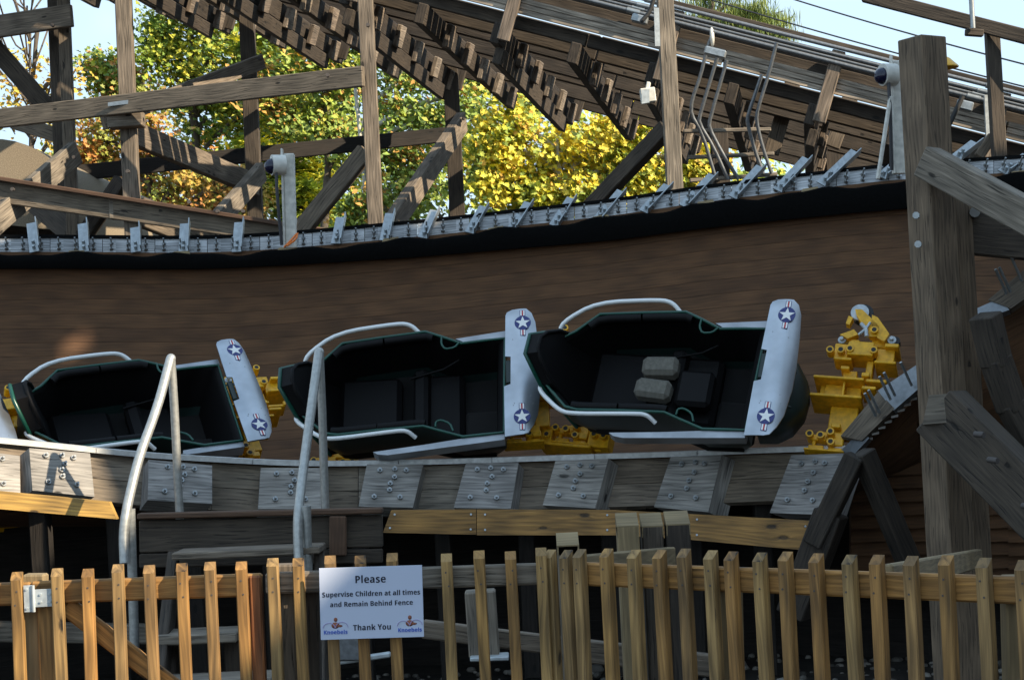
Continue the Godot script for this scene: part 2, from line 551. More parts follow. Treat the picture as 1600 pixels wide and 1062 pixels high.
		for k in [0.12, 0.3]: cyl_into(st, p.lerp(q, k), p.lerp(q, k) + nn * .025, .011, 6)
		put_world(T, "bracket", st, M.galv)
	# inner lip: pale metal edge, sloping fascia, bolted blocks
	for g in [[-250, 150], [150, 395], [395, 623], [623, 769], [769, 930], [930, 1090], [1090, 1324]]:
		var st := new_st()
		var n := 8
		for k in n:
			var a := lerpf(g[0], g[1] - 1, k / float(n)); var b := lerpf(g[0], g[1] - 1, (k + 1) / float(n))
			slab(st, [rim_pt(a, 5, -.045), rim_pt(b, 5, -.045), rim_pt(b, -3, -.045), rim_pt(a, -3, -.045)], Vector3(0, 0, -0.10))
		put_world(T, "metal_edge", st, M.rim)
	for g in [[-250, 90], [90, 330], [330, 560], [560, 760], [760, 950], [950, 1130], [1130, 1310]]:
		for rr in [[7, 44, 0.0, -0.07], [45, 80, -0.072, -0.14]]:
			var st := new_st()
			var u0 := rng.randf(); var v0 := rng.randf()
			for k in 6:
				var a := lerpf(g[0], g[1] - 1, k / 6.0); var b := lerpf(g[0], g[1] - 1, (k + 1) / 6.0)
				uv_lock = Vector2(u0 + (rim_pt(a) - rim_pt(g[0])).length() / 2.0, v0)
				slab(st, [rim_pt(a, rr[0], rr[2]), rim_pt(b, rr[0], rr[2]), rim_pt(b, rr[1], rr[3]), rim_pt(a, rr[1], rr[3])], Vector3(0, -0.02, -0.04))
			uv_lock = null
			put_world(T, "fascia_board", st, M.grey[rng.randi() % 4])
	var bl := [[-70, 699, 30, 712, 31, 772, -66, 768], [45, 700, 140, 708, 147, 776, 50, 766], [232, 718, 331, 727, 331, 787, 230, 781], [407, 731, 500, 731, 505, 795, 403, 795], [573, 725, 661, 725, 645, 793, 560, 791], [728, 723, 810, 723, 798, 795, 709, 793], [868, 720, 951, 716, 930, 794, 848, 789], [1048, 714, 1128, 710, 1107, 800, 1022, 792], [1237, 711, 1320, 708, 1287, 804, 1203, 801]]
	for i in bl.size():
		var b: Array = bl[i]
		var f := []
		for k in 4:
			var d := rim_d(b[k * 2]) - (0.09 if k < 2 else 0.24)
			f.append(P(b[k * 2], b[k * 2 + 1], d))
		var st := new_st()
		var nn: Vector3 = (f[1] - f[0]).cross(f[3] - f[0]).normalized()
		if nn.z < 0: nn = -nn
		slab(st, f, -nn * 0.11 + (f[1] - f[0]).normalized() * .055 * clampf((b[0] - 350) / 500.0, -.6, 1.4))
		var blk := put_world(T, "block", st, M.pale[i % 3])
		for q in [[.27, .16], [.72, .16], [.52, .13], [.55, .32], [.5, .47], [.5, .62], [.25, .78], [.72, .78]]:
			var c: Vector3 = f[0].lerp(f[1], q[0] + rng.randf_range(-.03, .03)).lerp(f[3].lerp(f[2], q[0]), q[1])
			var bs := new_st()
			cyl_into(bs, c - nn * .005, c + nn * .03, .007, 6)
			cyl_into(bs, c - nn * .005, c + nn * .013, .015, 6)
			put_world(blk, "bolt", bs, M.bolt)
	# right end: the lip climbs, edged with galvanised plates, boards and the stepped plank ends
	for q in [["edge_plate", 1316, 702, 1345, 673, 1359, 684, 1331, 714, "galv"], ["edge_board", 1314, 681, 1373, 611, 1398, 638, 1347, 688, "grey"], ["edge_plate", 1372, 610, 1434, 569, 1444, 600, 1397, 641, "galv"], ["edge_plate", 1517, 486, 1562, 466, 1578, 484, 1530, 500, "galv"], ["edge_board", 1545, 468, 1612, 412, 1640, 440, 1580, 482, "grey"]]:
		var st := new_st()
		var f := []
		for k in 4: f.append(P(q[1 + k * 2], q[2 + k * 2], rim_d(1324) - (q[1 + k * 2] - 1324) * 0.0022 - 0.12 - (0.06 if k > 1 else 0.0)))
		slab(st, f, Vector3(0.02, -0.02, -0.05))
		put_world(T, q[0], st, M.conduit if q[9] == "galv" else M.grey[1])
	for k in 10:
		var px := 1353.0 + k * 10.0
		var py := 686.0 - k * 9.0
		var d := rim_d(1324) - 0.22 - k * 0.02
		var st := new_st()
		slab(st, [P(px, py, d), P(px + 11, py - 3, d), P(px + 11, py + 1, d), P(px, py + 3, d)], Vector3(0.01, 0, -0.05))
		put_world(T, "plank_end", st, M.pale[0])
	for q in [[1362, 632], [1368, 627], [1385, 606], [1392, 600], [1418, 584], [1566, 440], [1572, 437], [1590, 420], [1528, 500]]:
		var st := new_st()
		var a := P(q[0], q[1], rim_d(1324) - 0.2 - (q[0] - 1324) * 0.0022)
		cyl_into(st, a + Vector3(.02, -.06, 0), a + Vector3(-0.04, 0.06, 0.05), .008, 6)
		put_world(T, "bolt", st, M.galv)
	build_shade_skirt(T)
	# outside of the trough where its inner lip climbs: rough lapped boards
	for k in 22:
		var y0 := 470.0 + k * 21.0
		var xs := 1330.0
		while xs < 1700 and tab(RIM_UP, xs) > y0 - 6: xs += 4
		if xs < 1700:
			var st := new_st()
			var n := 6
			uv_lock = Vector2(rng.randf(), rng.randf())
			for j in n:
				var a := lerpf(xs, 1700, j / float(n)); var b := lerpf(xs, 1700, (j + 1) / float(n))
				var da := rim_d(1324) - (a - 1324) * 0.0018 + .16 + k * .022; var db := rim_d(1324) - (b - 1324) * 0.0018 + .16 + k * .022
				slab(st, [P(a, y0, da), P(b, y0 - 3, db), P(b, y0 + 18, db - .012), P(a, y0 + 21, da - .012)], Vector3(0, 0, -.05))
				uv_lock += Vector2(.12, 0)
			uv_lock = null
			put_world(T, "outer_board", st, M.plank[rng.randi() % 5])
	# ribs under and beside the trough
	for q in [[1338, 712, 1272, 850, 9.4, .10, .10], [1348, 706, 1432, 905, 9.42, .10, .10], [1300, 800, 1240, 960, 9.5, .15, .14]]:
		timber(T, "rib", P(q[0], q[1], q[4]), P(q[2], q[3], q[4] + .1), q[5], q[6], M.dark[1])
	for px in [-60, 60, 180, 300, 420, 560, 690, 820, 950, 1080, 1190]:
		var a := rim_pt(px, 80, 0.05)
		timber(T, "rib", a, Vector3(a.x, 0.05, a.z - 0.1), 0.14, 0.09, M.black_wood)

func build_shade_skirt(T: Node3D):  # near-black boards added to stand for the shade under the trough
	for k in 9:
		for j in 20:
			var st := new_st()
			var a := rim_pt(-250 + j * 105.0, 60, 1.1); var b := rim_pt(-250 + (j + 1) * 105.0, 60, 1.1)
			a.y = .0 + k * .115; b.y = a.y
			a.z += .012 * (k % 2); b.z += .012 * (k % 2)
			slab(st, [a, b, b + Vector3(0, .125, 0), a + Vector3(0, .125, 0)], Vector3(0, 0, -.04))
			put_world(T, "shade_board", st, M.black_wood)

# ---------------------------------------------------------------- train
const K := 0.00109
const KZ := 0.00124
func cp(zx: float, zz: float, y := 0.0) -> Vector3: return Vector3((zx - 740) * K, y, (zz - 480) * KZ)
func cp2(zx: float, zz: float) -> Vector2: return Vector2((zx - 740) * K, (zz - 480) * KZ)

func roundel(parent: Node3D, c: Vector3, s: float):
	var d := new_st()
	cyl_into(d, c, c + Vector3(0, .0015, 0), .047 * s, 28)
	put(parent, "emblem_disc", d.commit(), M.navy)
	for sg in [-1.0, 1.0]:
		var b := new_st(); var w := new_st(); var r := new_st()
		box_into(b, Transform3D(Basis.IDENTITY, c + Vector3(0, .0008, sg * .066 * s)), Vector3(.032, .0014, .040) * s, .0002)
		box_into(w, Transform3D(Basis.IDENTITY, c + Vector3(0, .0013, sg * .066 * s)), Vector3(.0255, .0018, .035) * s, .0002)
		box_into(r, Transform3D(Basis.IDENTITY, c + Vector3(0, .0014, sg * .066 * s)), Vector3(.0085, .0022, .035) * s, .0002)
		put(parent, "emblem_bar_border", b.commit(), M.navy)
		put(parent, "emblem_bar", w.commit(), M.white)
		put(parent, "emblem_stripe", r.commit(), M.red)
	var star := PackedVector2Array()
	for k in 10:
		var an := -PI / 2 + k * PI / 5
		star.append(Vector2(cos(an), sin(an)) * (.044 if k % 2 == 0 else .0175) * s + Vector2(c.x, c.z))
	var t := new_st()
	prism_into(t, star, c.y + .001, c.y + .003)
	put(parent, "emblem_star", t.commit(), M.white)

func bogie(car: Node3D, x0: float, y0: float, z0: float, full: bool, lead := false):
	var sx := .00090 if lead else .00096
	var bz := func(zx: float, zz: float, y := 0.0) -> Vector3: return Vector3(x0 + (zx - 330 + (smoothstep(660.0, 800.0, zz) * 80.0 if lead else 0.0)) * sx, y0 + y, z0 + (zz - 560) * .00100)
	var st := new_st()
	var bx := func(x1: float, x2: float, z1: float, z2: float, y1: float, y2: float):
		var a: Vector3 = bz.call(x1, z1, y1); var b: Vector3 = bz.call(x2, z2, y2)
		box_into(st, Transform3D(Basis.IDENTITY, (a + b) / 2.0), (b - a).abs(), .004)
	if full:
		bx.call(175, 420, 562, 660, -.12, -.03)
		bx.call(205, 330, 562, 655, -.04, -.012)
		bx.call(140, 440, 548, 563, -.15, .06)
		bx.call(135, 440, 658, 674, -.15, .06)
		bx.call(316, 330, 562, 660, -.1, .03)
		bx.call(430, 515, 585, 604, -.12, .04)
		bx.call(297, 378, 455, 552, -.14, -.04)
		bx.call(282, 335, 447, 468, -.1, .0)
		bx.call(228, 312, 308, 405, -.12, -.005)
		bx.call(312, 466, 304, 390, -.12, .025)
		bx.call(482, 588, 316, 412, -.14, -.02)
		bx.call(528, 612, 302, 325, -.14, .02)
		bx.call(480, 608, 412, 428, -.14, .02)
		bx.call(240, 342, 405, 422, -.1, .02)
		bx.call(318, 372, 280, 306, -.1, .0)
		bx.call(428, 468, 392, 500, -.1, -.03)
		bx.call(412, 460, 480, 505, -.1, .0)
		bx.call(440, 570, 512, 532, -.1, -.01)
		bx.call(558, 574, 498, 530, -.1, .0)
		bx.call(248, 345, 240, 300, -.1, -.02)
		bx.call(440, 530, 250, 304, -.12, -.03)
		for q in [] if not lead else [[[318, 95], [362, 95], [478, 195], [470, 262], [430, 265], [330, 130]], [[425, 125], [462, 140], [545, 240], [520, 290], [478, 270], [430, 190]], [[285, 140], [314, 150], [298, 198], [275, 190]], [[250, 262], [330, 225], [360, 255], [300, 285]]]:
			var pl := PackedVector2Array()
			for v in q: pl.append(Vector2(x0 + (v[0] - 330) * sx, z0 + (v[1] - 560) * .001))
			prism_into(st, pl, y0 - .03, y0 + .015)
	bx.call(248, 336, 674, 842, -.14, -.05)
	bx.call(198, 252, 802, 828, -.1, .0)
	bx.call(68, 182, 878, 912, -.05, .0)
	bx.call(80, 170, 935, 972, -.06, -.01)
	bx.call(100, 120, 905, 940, -.05, -.01)
	bx.call(60, 300, 968, 978, -.08, .015)
	bx.call(138, 276, 848, 900, -.07, -.02)
	bx.call(192, 285, 902, 940, -.05, .01)
	bx.call(200, 280, 948, 968, -.06, .0)
	if not full:
		bx.call(0, 320, 982, 1000, -.10, .02)
		bx.call(20, 60, 850, 985, -.1, -.04)
		bx.call(330, 372, 840, 985, -.1, -.04)
		bx.call(290, 420, 880, 980, -.12, .0)
		bx.call(0, 70, 900, 990, -.14, .02)
	var fr := put(car, "bogie_frame", st.commit(), M.yellow)
	var holes := [[85, 892], [150, 895], [205, 870], [215, 930]]
	if full: holes.append_array([[208, 370], [272, 366], [326, 356], [468, 356], [455, 230]])
	else: holes.append_array([[330, 915], [390, 920], [40, 940]])
	for h in holes:
		var c: Vector3 = bz.call(h[0], h[1], .005)
		var rs := new_st()
		cyl_into(rs, c + Vector3(0, -.03, 0), c + Vector3(0, .03, 0), .021, 14)
		put(fr, "bushing", rs.commit(), M.yellow)
		var hs := new_st()
		cyl_into(hs, c + Vector3(0, 0, 0), c + Vector3(0, .0315, 0), .013, 12)
		put(fr, "pin", hs.commit(), M.rubber)
	if full:
		for w in [[262, 280, .022, .0]] if not lead else [[345, 98, .050, .0], [262, 280, .022, .0], [560, 262, .024, .0]]:
			var c: Vector3 = bz.call(w[0], w[1], -.02)
			var t := new_st()
			cyl_into(t, c + Vector3(.016, -.045, .0), c + Vector3(.016, .0, 0), w[2] * 1.16, 24)
			put(fr, "tyre", t.commit(), M.rubber)
			var d := new_st()
			cyl_into(d, c + Vector3(0, -.02, 0), c + Vector3(0, .01, 0), w[2], 24)
			cyl_into(d, c, c + Vector3(0, .03, 0), .010, 8)
			put(fr, "wheel", d.commit(), M.galv_pale)
		if not lead: return
		var lv := new_st()
		tube_into(lv, [bz.call(370, 195, .03), bz.call(405, 225, .03), bz.call(415, 275, .03)], .011, 8)
		tube_into(lv, [bz.call(425, 185, .03), bz.call(405, 225, .03), bz.call(365, 268, .03)], .008, 8)
		put(fr, "lever", lv.commit(), M.galv_pale)

func build_car(full_bogie: bool, bx: float, nose: bool, short := false) -> Node3D:
	var car := Node3D.new()
	var outline := [[330, 335], [440, 237], [660, 217], [880, 200], [965, 232], [1070, 276], [1185, 268], [1300, 262], [1293, 510], [1285, 762], [1180, 767], [1075, 772], [960, 735], [870, 705], [620, 714], [430, 725], [365, 714], [215, 590], [200, 480], [215, 400]]
	var rim := []; var mid := []; var flo := []; var o1 := []; var o2 := []; var o3 := []
	for q in outline:
		var p := cp(q[0], q[1])
		rim.append(p)
		mid.append(cp(lerpf(q[0], 745, .06), lerpf(q[1], 480, .05), -.03))
		flo.append(cp(lerpf(q[0], 745, .12), lerpf(q[1], 480, .16), -.36))
		o1.append(cp(lerpf(q[0], 745, -.012), lerpf(q[1], 480, -.015), -.008))
		o2.append(cp(lerpf(q[0], 745, .0), lerpf(q[1], 480, .03), -.20))
		o3.append(cp(lerpf(q[0], 745, .12), lerpf(q[1], 480, .24), -.40))
	var st := new_st()
	loft_into(st, [rim, mid, flo], Vector3.ZERO, .5, true)
	put(car, "inner_lining", st.commit(), M.vinyl)
	st = new_st()
	loft_into(st, [o1, o2, o3], Vector3.ZERO, .5, true)
	var bp := PackedVector2Array()
	for q in o3: bp.append(Vector2(q.x, q.z))
	prism_into(st, bp, -.42, -.40)
	put(car, "body_shell", st.commit(), M.hull)
	st = new_st()
	var fp := PackedVector2Array()
	for q in flo: fp.append(Vector2(q.x, q.z))
	prism_into(st, fp, -.37, -.355)
	put(car, "floor", st.commit(), M.carpet)
	st = new_st()
	var loop := rim.duplicate(); loop.append(rim[0])
	tube_into(st, loop, .0085, 8, false)
	put(car, "coaming_edge", st.commit(), M.green)
	for seg in [[[395, 300], [445, 257], [655, 238]], [[665, 236], [880, 220], [920, 232]], [[395, 700], [440, 703], [630, 694]], [[640, 693], [850, 685], [880, 690]]]:
		st = new_st()
		var ps := []
		for q in seg: ps.append(cp(q[0], q[1], -.012))
		tube_into(st, ps, .024, 10, true, 1)
		put(car, "side_pad", st.commit(), M.vinyl)
	# backrest: leans back over the tail
	st = new_st()
	var low := []; var up := []
	for layer in [0.0, 1.0]:
		pass
	var fl := [Vector3(-.36, -.33, -.23), Vector3(-.36, -.33, .23), Vector3(-.50, .03, .17), Vector3(-.575, .17, .06), Vector3(-.575, .17, -.06), Vector3(-.50, .03, -.17)]
	var nb := Vector3(-.95, -.32, 0) * .075
	var ctr := Vector3(-.48, -.05, 0)
	for k in range(1, 5): tri(st, fl[0], fl[k], fl[k + 1], -nb.normalized())
	for k in range(1, 5): tri(st, fl[0] + nb, fl[k] + nb, fl[k + 1] + nb, nb.normalized())
	for k in 6:
		var k2 := (k + 1) % 6
		quad(st, fl[k], fl[k2], fl[k2] + nb, fl[k] + nb, (fl[k] + fl[k2]) / 2.0 - ctr)
	var br := put(car, "backrest", st.commit(), M.vinyl)
	st = new_st()
	var edge := []
	for k in [1, 2, 3, 4, 5, 0]: edge.append(fl[k] + nb * 1.05)
	tube_into(st, edge, .012, 8)
	put(br, "back_edge", st.commit(), M.green)
	st = new_st()
	tube_into(st, [fl[1], fl[2], fl[3], fl[4], fl[5], fl[0]], .012, 10, true, 1)
	put(br, "rolled_pad_edge", st.commit(), M.vinyl)
	# seat cushions and front well
	st = new_st()
	box_into(st, Transform3D(Basis.IDENTITY, cp(560, 480, -.32)), Vector3(.36, .12, .44), .05)
	put(car, "seat_cushion", st.commit(), M.vinyl)
	st = new_st()
	box_into(st, Transform3D(Basis(Vector3(0, 0, 1), .25), cp(850, 480, -.29)), Vector3(.09, .18, .46), .04)
	put(car, "middle_backrest", st.commit(), M.vinyl)
	st = new_st()
	box_into(st, Transform3D(Basis.IDENTITY, cp(960, 480, -.32)), Vector3(.22, .12, .44), .05)
	put(car, "seat_cushion", st.commit(), M.vinyl)
	st = new_st()
	box_into(st, Transform3D(Basis.IDENTITY, cp(1165, 600, -.33)), Vector3(.22, .08, .24), .02)
	put(car, "foot_well_mat", st.commit(), M.carpet)
	st = new_st()
	tube_into(st, [cp(780, 352, -.2), cp(960, 320, -.18), cp(1050, 305, -.12)], .007, 6)
	put(car, "lap_bar", st.commit(), M.vinyl)
	for g in [[[968, 235], [965, 275], [985, 305], [1035, 300], [1062, 272]], [[935, 716], [938, 688], [965, 682], [1010, 702], [1026, 742]]]:
		st = new_st()
		var ps := []
		for q in g: ps.append(cp(q[0], q[1], .005))
		tube_into(st, ps, .0065, 8, true, 1)
		put(car, "grab_handle", st.commit(), M.green)
	for g in [[[238, 345, -.05], [246, 292, 0], [412, 182, .01], [740, 150, .01], [805, 158, .0], [856, 200, -.03]], [[212, 580, -.05], [206, 640, 0], [335, 735, .01], [400, 752, .01], [700, 730, .01], [785, 722, .0], [830, 745, -.04]]]:
		st = new_st()
		var ps := []
		for q in g: ps.append(cp(q[0], q[1], q[2]))
		tube_into(st, ps, .0125, 10, true, 2)
		put(car, "grab_rail", st.commit(), M.tube)
	# aluminium side fairings
	for q in [[[1040, 246], [1312, 218], [1314, 256], [1100, 274]], [[960, 790] if short else [615, 822], [970, 789] if short else [870, 800], [1080, 778], [1287, 766], [1287, 796], [975, 817] if short else [690, 842], [955, 811] if short else [640, 836]]]:
		st = new_st()
		var pl := PackedVector2Array()
		for v in q: pl.append(cp2(v[0], v[1]))
		prism_into(st, pl, -.075, -.006)
		put(car, "side_fairing", st.commit(), M.alu)
	if nose:
		st = new_st()
		var rr := []
		for s in [[1300, .23, -.04, -.38], [1390, .225, -.06, -.37], [1460, .18, -.11, -.35], [1510, .10, -.17, -.31], [1525, .02, -.22, -.26]]:
			var ring := []
			for k in 12:
				var an := TAU * k / 12
				var x: float = (s[0] - 740) * K
				ring.append(Vector3(x, (s[2] + s[3]) / 2 + (s[2] - s[3]) / 2 * clampf(sin(an) * 1.35, -1, 1), s[1] * clampf(cos(an) * 1.35, -1, 1) + .03))
			rr.append(ring)
		loft_into(st, rr, Vector3.ZERO, .5, true)
		var ns := put(car, "nose_cone", st.commit(), M.hull)
		for zz in [[360, 420], [620, 590]]:
			st = new_st()
			tube_into(st, [cp(1310, zz[0], -.03), cp(1395, (zz[0] + zz[1]) / 2.0, -.055), cp(1462, zz[1], -.115)], .008, 6)
			put(ns, "seam_strip", st.commit(), M.hull)
	# wing plate across the front, bowed like an aerofoil
	var wing := PackedVector2Array()
	for q in [[1310, 165], [1318, 148], [1345, 137], [1420, 130], [1447, 150], [1465, 195], [1474, 300], [1481, 440], [1479, 560], [1462, 690], [1440, 750], [1412, 793], [1385, 802], [1292, 806], [1294, 545], [1328, 537], [1332, 392], [1303, 386]]: wing.append(cp2(q[0], q[1]))
	st = new_st()
	var wt := new_st()
	var bow := func(x: float) -> float: return .055 - 3.2 * pow(x - .69, 2.0) * (1.0 if x > .69 else .3)
	var zs := [-1.0, -.2, .02, .2, 1.0]
	for i in 16:
		var xa := .58 + i * .0165
		var strip := PackedVector2Array([Vector2(xa, -1), Vector2(xa + .0165, -1), Vector2(xa + .0165, 1), Vector2(xa, 1)])
		for pg in Geometry2D.intersect_polygons(wing, strip):
			var idx := Geometry2D.triangulate_polygon(pg)
			for k in range(0, idx.size(), 3):
				for face in [1.0, -1.0]:
					var v := []; var nn := []
					for j in 3:
						var q: Vector2 = pg[idx[k + j]]
						v.append(Vector3(q.x, bow.call(q.x) + (0.0 if face > 0 else -.008), q.y))
						var sl: float = (bow.call(q.x + .002) - bow.call(q.x - .002)) / .004
						nn.append(Vector3(-sl, 1, 0).normalized() * face)
					var o := [0, 1, 2]
					if (v[1] - v[0]).cross(v[2] - v[0]).dot(nn[0]) > 0: o = [0, 2, 1]
					for j in o:
						st.set_normal(nn[j]); st.set_uv(Vector2(v[j].x, v[j].z)); st.add_vertex(v[j])
	for i in wing.size():
		var a := wing[i]; var b := wing[(i + 1) % wing.size()]
		quad(st, Vector3(a.x, bow.call(a.x), a.y), Vector3(b.x, bow.call(b.x), b.y), Vector3(b.x, bow.call(b.x) - .008, b.y), Vector3(a.x, bow.call(a.x) - .008, a.y), Vector3(a.x - .7, 0, a.y))
	var wn := put(car, "wing_plate", st.commit(), M.wing)
	for rz in [[1400, 212], [1383, 712]]:
		var c := cp(rz[0], rz[1], 0)
		c.y = bow.call(c.x) + .002
		roundel(wn, c, 1.0)
	st = new_st()
	for q in [[1430, 600], [1345, 640], [1440, 640], [1345, 300], [1425, 320], [1340, 650]]:
		var c := cp(q[0], q[1], 0)
		c.y = bow.call(c.x)
		cyl_into(st, c, c + Vector3(0, .002, 0), .003, 6)
	put(wn, "rivets", st.commit(), M.bolt).set_meta("kind", "stuff")
	# bracket between coaming and wing
	st = new_st()
	box_into(st, Transform3D(Basis.IDENTITY, cp(1318, 460, .02)), Vector3(.03, .03, .15), .004)
	put(car, "wing_mount", st.commit(), M.hull)
	st = new_st()
	box_into(st, Transform3D(Basis.IDENTITY, cp(1308, 640, .03)), Vector3(.012, .02, .10), .003)
	put(car, "wing_mount", st.commit(), M.green)
	bogie(car, bx, -.28, -.12 if full_bogie else -.15, true, full_bogie)
	bogie(car, -.40, -.60, -.20, false)
	return car

func place_car(car: Node3D, called: String, c: Array, dip: float, turn: float, bank: float, label: String):
	# c: centre (px, py, depth); dip: fall of the long axis to the right; turn: heading round the bend, bank: how far the car lies off facing us
	var pa := P(c[0], c[1], c[2])
	var th := deg_to_rad(turn); var bk := deg_to_rad(bank)
	var x := (cam_xf.basis * Vector3(cos(th), -dip, sin(th))).normalized()
	var toward := Vector3(-sin(th) * cos(bk), sin(bk), cos(th) * cos(bk))
	var y := (toward - x * toward.dot(x)).normalized()
	var z := x.cross(y)
	car.name = numbered(called)
	add_child(car, true)
	car.transform = Transform3D(Basis(x, y, z), pa)
	car.set_meta("label", label)
	car.set_meta("category", "coaster car")
	car.set_meta("group", "cars of the train in the trough")

func build_train():
	var lead := build_car(true, 1.03, true)
	place_car(lead, "coaster_car", [1012, 570, 10.05], .06, 19, 30, "front car of the train with two grey cushions inside and yellow bogie ahead")
	for q in [[775, 430, .02], [760, 545, -.02]]:
		var st := new_st()
		box_into(st, Transform3D(Basis(Vector3(0, 1, 0), q[2] * 3), cp(q[0], q[1], -.14)), Vector3(.20, .10, .115), .035)
		put(lead, "loose_cushion", st.commit(), M.cushion)
	var st2 := new_st()
	box_into(st2, Transform3D(Basis.IDENTITY, cp(965, 520, -.17)), Vector3(.20, .10, .22), .03)
	put(lead, "seat_block", st2.commit(), M.vinyl)
	var second := build_car(false, .83, false)
	place_car(second, "coaster_car", [622, 601, 10.5], -.06, 3, 31, "middle car of the train, green rimmed with empty black seats")
	var third := build_car(false, .83, false, true)
	place_car(third, "coaster_car", [196, 631, 10.5], -.05, -26, 44, "rear car behind the left handrail, with painted lettering on its lower side")
	var tx := Node3D.new(); tx.name = "side_panel_mount"
	var sp := new_st()
	box_into(sp, Transform3D(Basis.IDENTITY, cp(560, 768, -.085)), Vector3(.42, .12, .02), .004)
	var pnl := put(third, "side_panel", sp.commit(), M.hull)
	for l in [["FLYING TURNS", 36, 0.0, M.gold_ink], ["KNOEBELS", 16, -.034, M.brown_ink]]:
		var tm := text_mesh(l[0], l[1])
		put(pnl, "lettering", tm, l[3], Transform3D(Basis(Vector3(1, 0, 0), Vector3(0, 1, 0), Vector3(0, 0, 1)), Vector3((560 - 740) * K, -.075 + l[2], (768 - 480) * KZ + .0115)))
	tx.free()
	var fourth := second.duplicate()
	place_car(fourth, "coaster_car", [-224, 690, 9.7], -.12, -30, 44, "tail end car at the far left edge, only the tip of its wing plate showing")

func text_mesh(s: String, size_mm: float, bold := true) -> TextMesh:
	var t := TextMesh.new()
	var f := SystemFont.new()
	f.font_names = PackedStringArray(["Droid Sans"])
	f.font_weight = 700 if bold else 400
	t.font = f
	t.text = s
	t.font_size = 64
	t.pixel_size = size_mm / 1000.0 / 64.0
	t.depth = 0.0016
	t.curve_step = 1.0
	return t

# ---------------------------------------------------------------- fence
func ray_plane(px: float, py: float, a: Vector3, t: Vector3) -> Vector3:   # vertical plane through a along t
	var o := cam_xf.origin
	var d := P(px, py, 1.0) - o
	var n := Vector3(-t.z, 0, t.x)
	return o + d * ((a - o).dot(n) / d.dot(n))

var picket_meshes := {}
func picket_mesh(kind: int) -> ArrayMesh:
	if picket_meshes.has(kind): return picket_meshes[kind]
	# profile in y-z, extruded along x; top cut to a slope towards the front
	var w := .0175
	var h := 1.25
	var st := new_st()
	var c := .003
	var sx := [[-w, -w + c], [-w + c, -w], [w - c, -w], [w, -w + c], [w, w - c], [w - c, w], [-w + c, w], [-w, w - c]]
	var r := Vector2(kind * .37, kind * .21)
	var n := sx.size()
	for i in n:
		var a: Array = sx[i]; var b: Array = sx[(i + 1) % n]
		var ta: float = -.024 * smoothstep(-.004, w, a[1]) - .002
		var tb: float = -.024 * smoothstep(-.004, w, b[1]) - .002
		var u := i * .06
		quad(st, Vector3(a[0], -h, a[1]), Vector3(a[0], ta, a[1]), Vector3(b[0], tb, b[1]), Vector3(b[0], -h, b[1]), Vector3(a[0] + b[0], 0, a[1] + b[1]), [r + Vector2(0, u), r + Vector2(h / 2, u), r + Vector2(h / 2, u + .06), r + Vector2(0, u + .06)])
	var top := []
	for q in sx: top.append(Vector3(q[0], -.024 * smoothstep(-.004, w, q[1]) - .002, q[1]))
	for i in range(1, n - 1): tri(st, top[0], top[i], top[i + 1], Vector3(0, .8, .5).normalized(), r + Vector2(.3, 0), r + Vector2(.32, .05), r + Vector2(.34, .02))
	picket_meshes[kind] = st.commit()
	return picket_meshes[kind]

func fence_panel(root: Node3D, a: Vector3, b: Vector3, tops: Array, rail_top: Array, rail_mat, rail_h: float, mats: Array, rail_ext := [0.0, 0.0]):
	var t := (b - a); t.y = 0; t = t.normalized()
	var nrm := Vector3(-t.z, 0, t.x)
	if nrm.z < 0: nrm = -nrm
	var i := 0
	for q in tops:
		var p := ray_plane(q[0], q[1], a, t)
		var bs := Basis(t, Vector3.UP, nrm).rotated(nrm, rng.randf_range(-.006, .006)).rotated(Vector3.UP, rng.randf_range(-.05, .05))
		var o := put(root, "picket", picket_mesh(rng.randi() % 14), mats[rng.randi() % mats.size()], Transform3D(bs, p + Vector3(0, rng.randf_range(-.003, .003), 0) - root.position))
		i += 1
	var ra: Vector3 = ray_plane(rail_top[0], rail_top[1], a, t) - t * rail_ext[0]
	var rb: Vector3 = ray_plane(rail_top[2], rail_top[3], a, t) + t * rail_ext[1]
	timber(root, "rail", ra - nrm * .039 - Vector3(0, rail_h / 2, 0), rb - nrm * .039 - Vector3(0, rail_h / 2, 0), rail_h, .036, rail_mat)
	var nl := new_st()
	for q in tops:
		var p: Vector3 = ray_plane(q[0], q[1], a, t) + nrm * .0175
		for dy in [-.062, -.105]:
			var c := p + Vector3(0, dy, 0) + t * rng.randf_range(-.006, .006)
			cyl_into(nl, c, c + nrm * .0012, .0032, 6)
	put_world(root, "nails", nl, M.dull_bolt, "stuff")
	var low := Vector3(0, -.72, 0)
	timber(root, "rail", ra - nrm * .039 + low, rb - nrm * .039 + low, rail_h, .036, rail_mat)
	return nrm

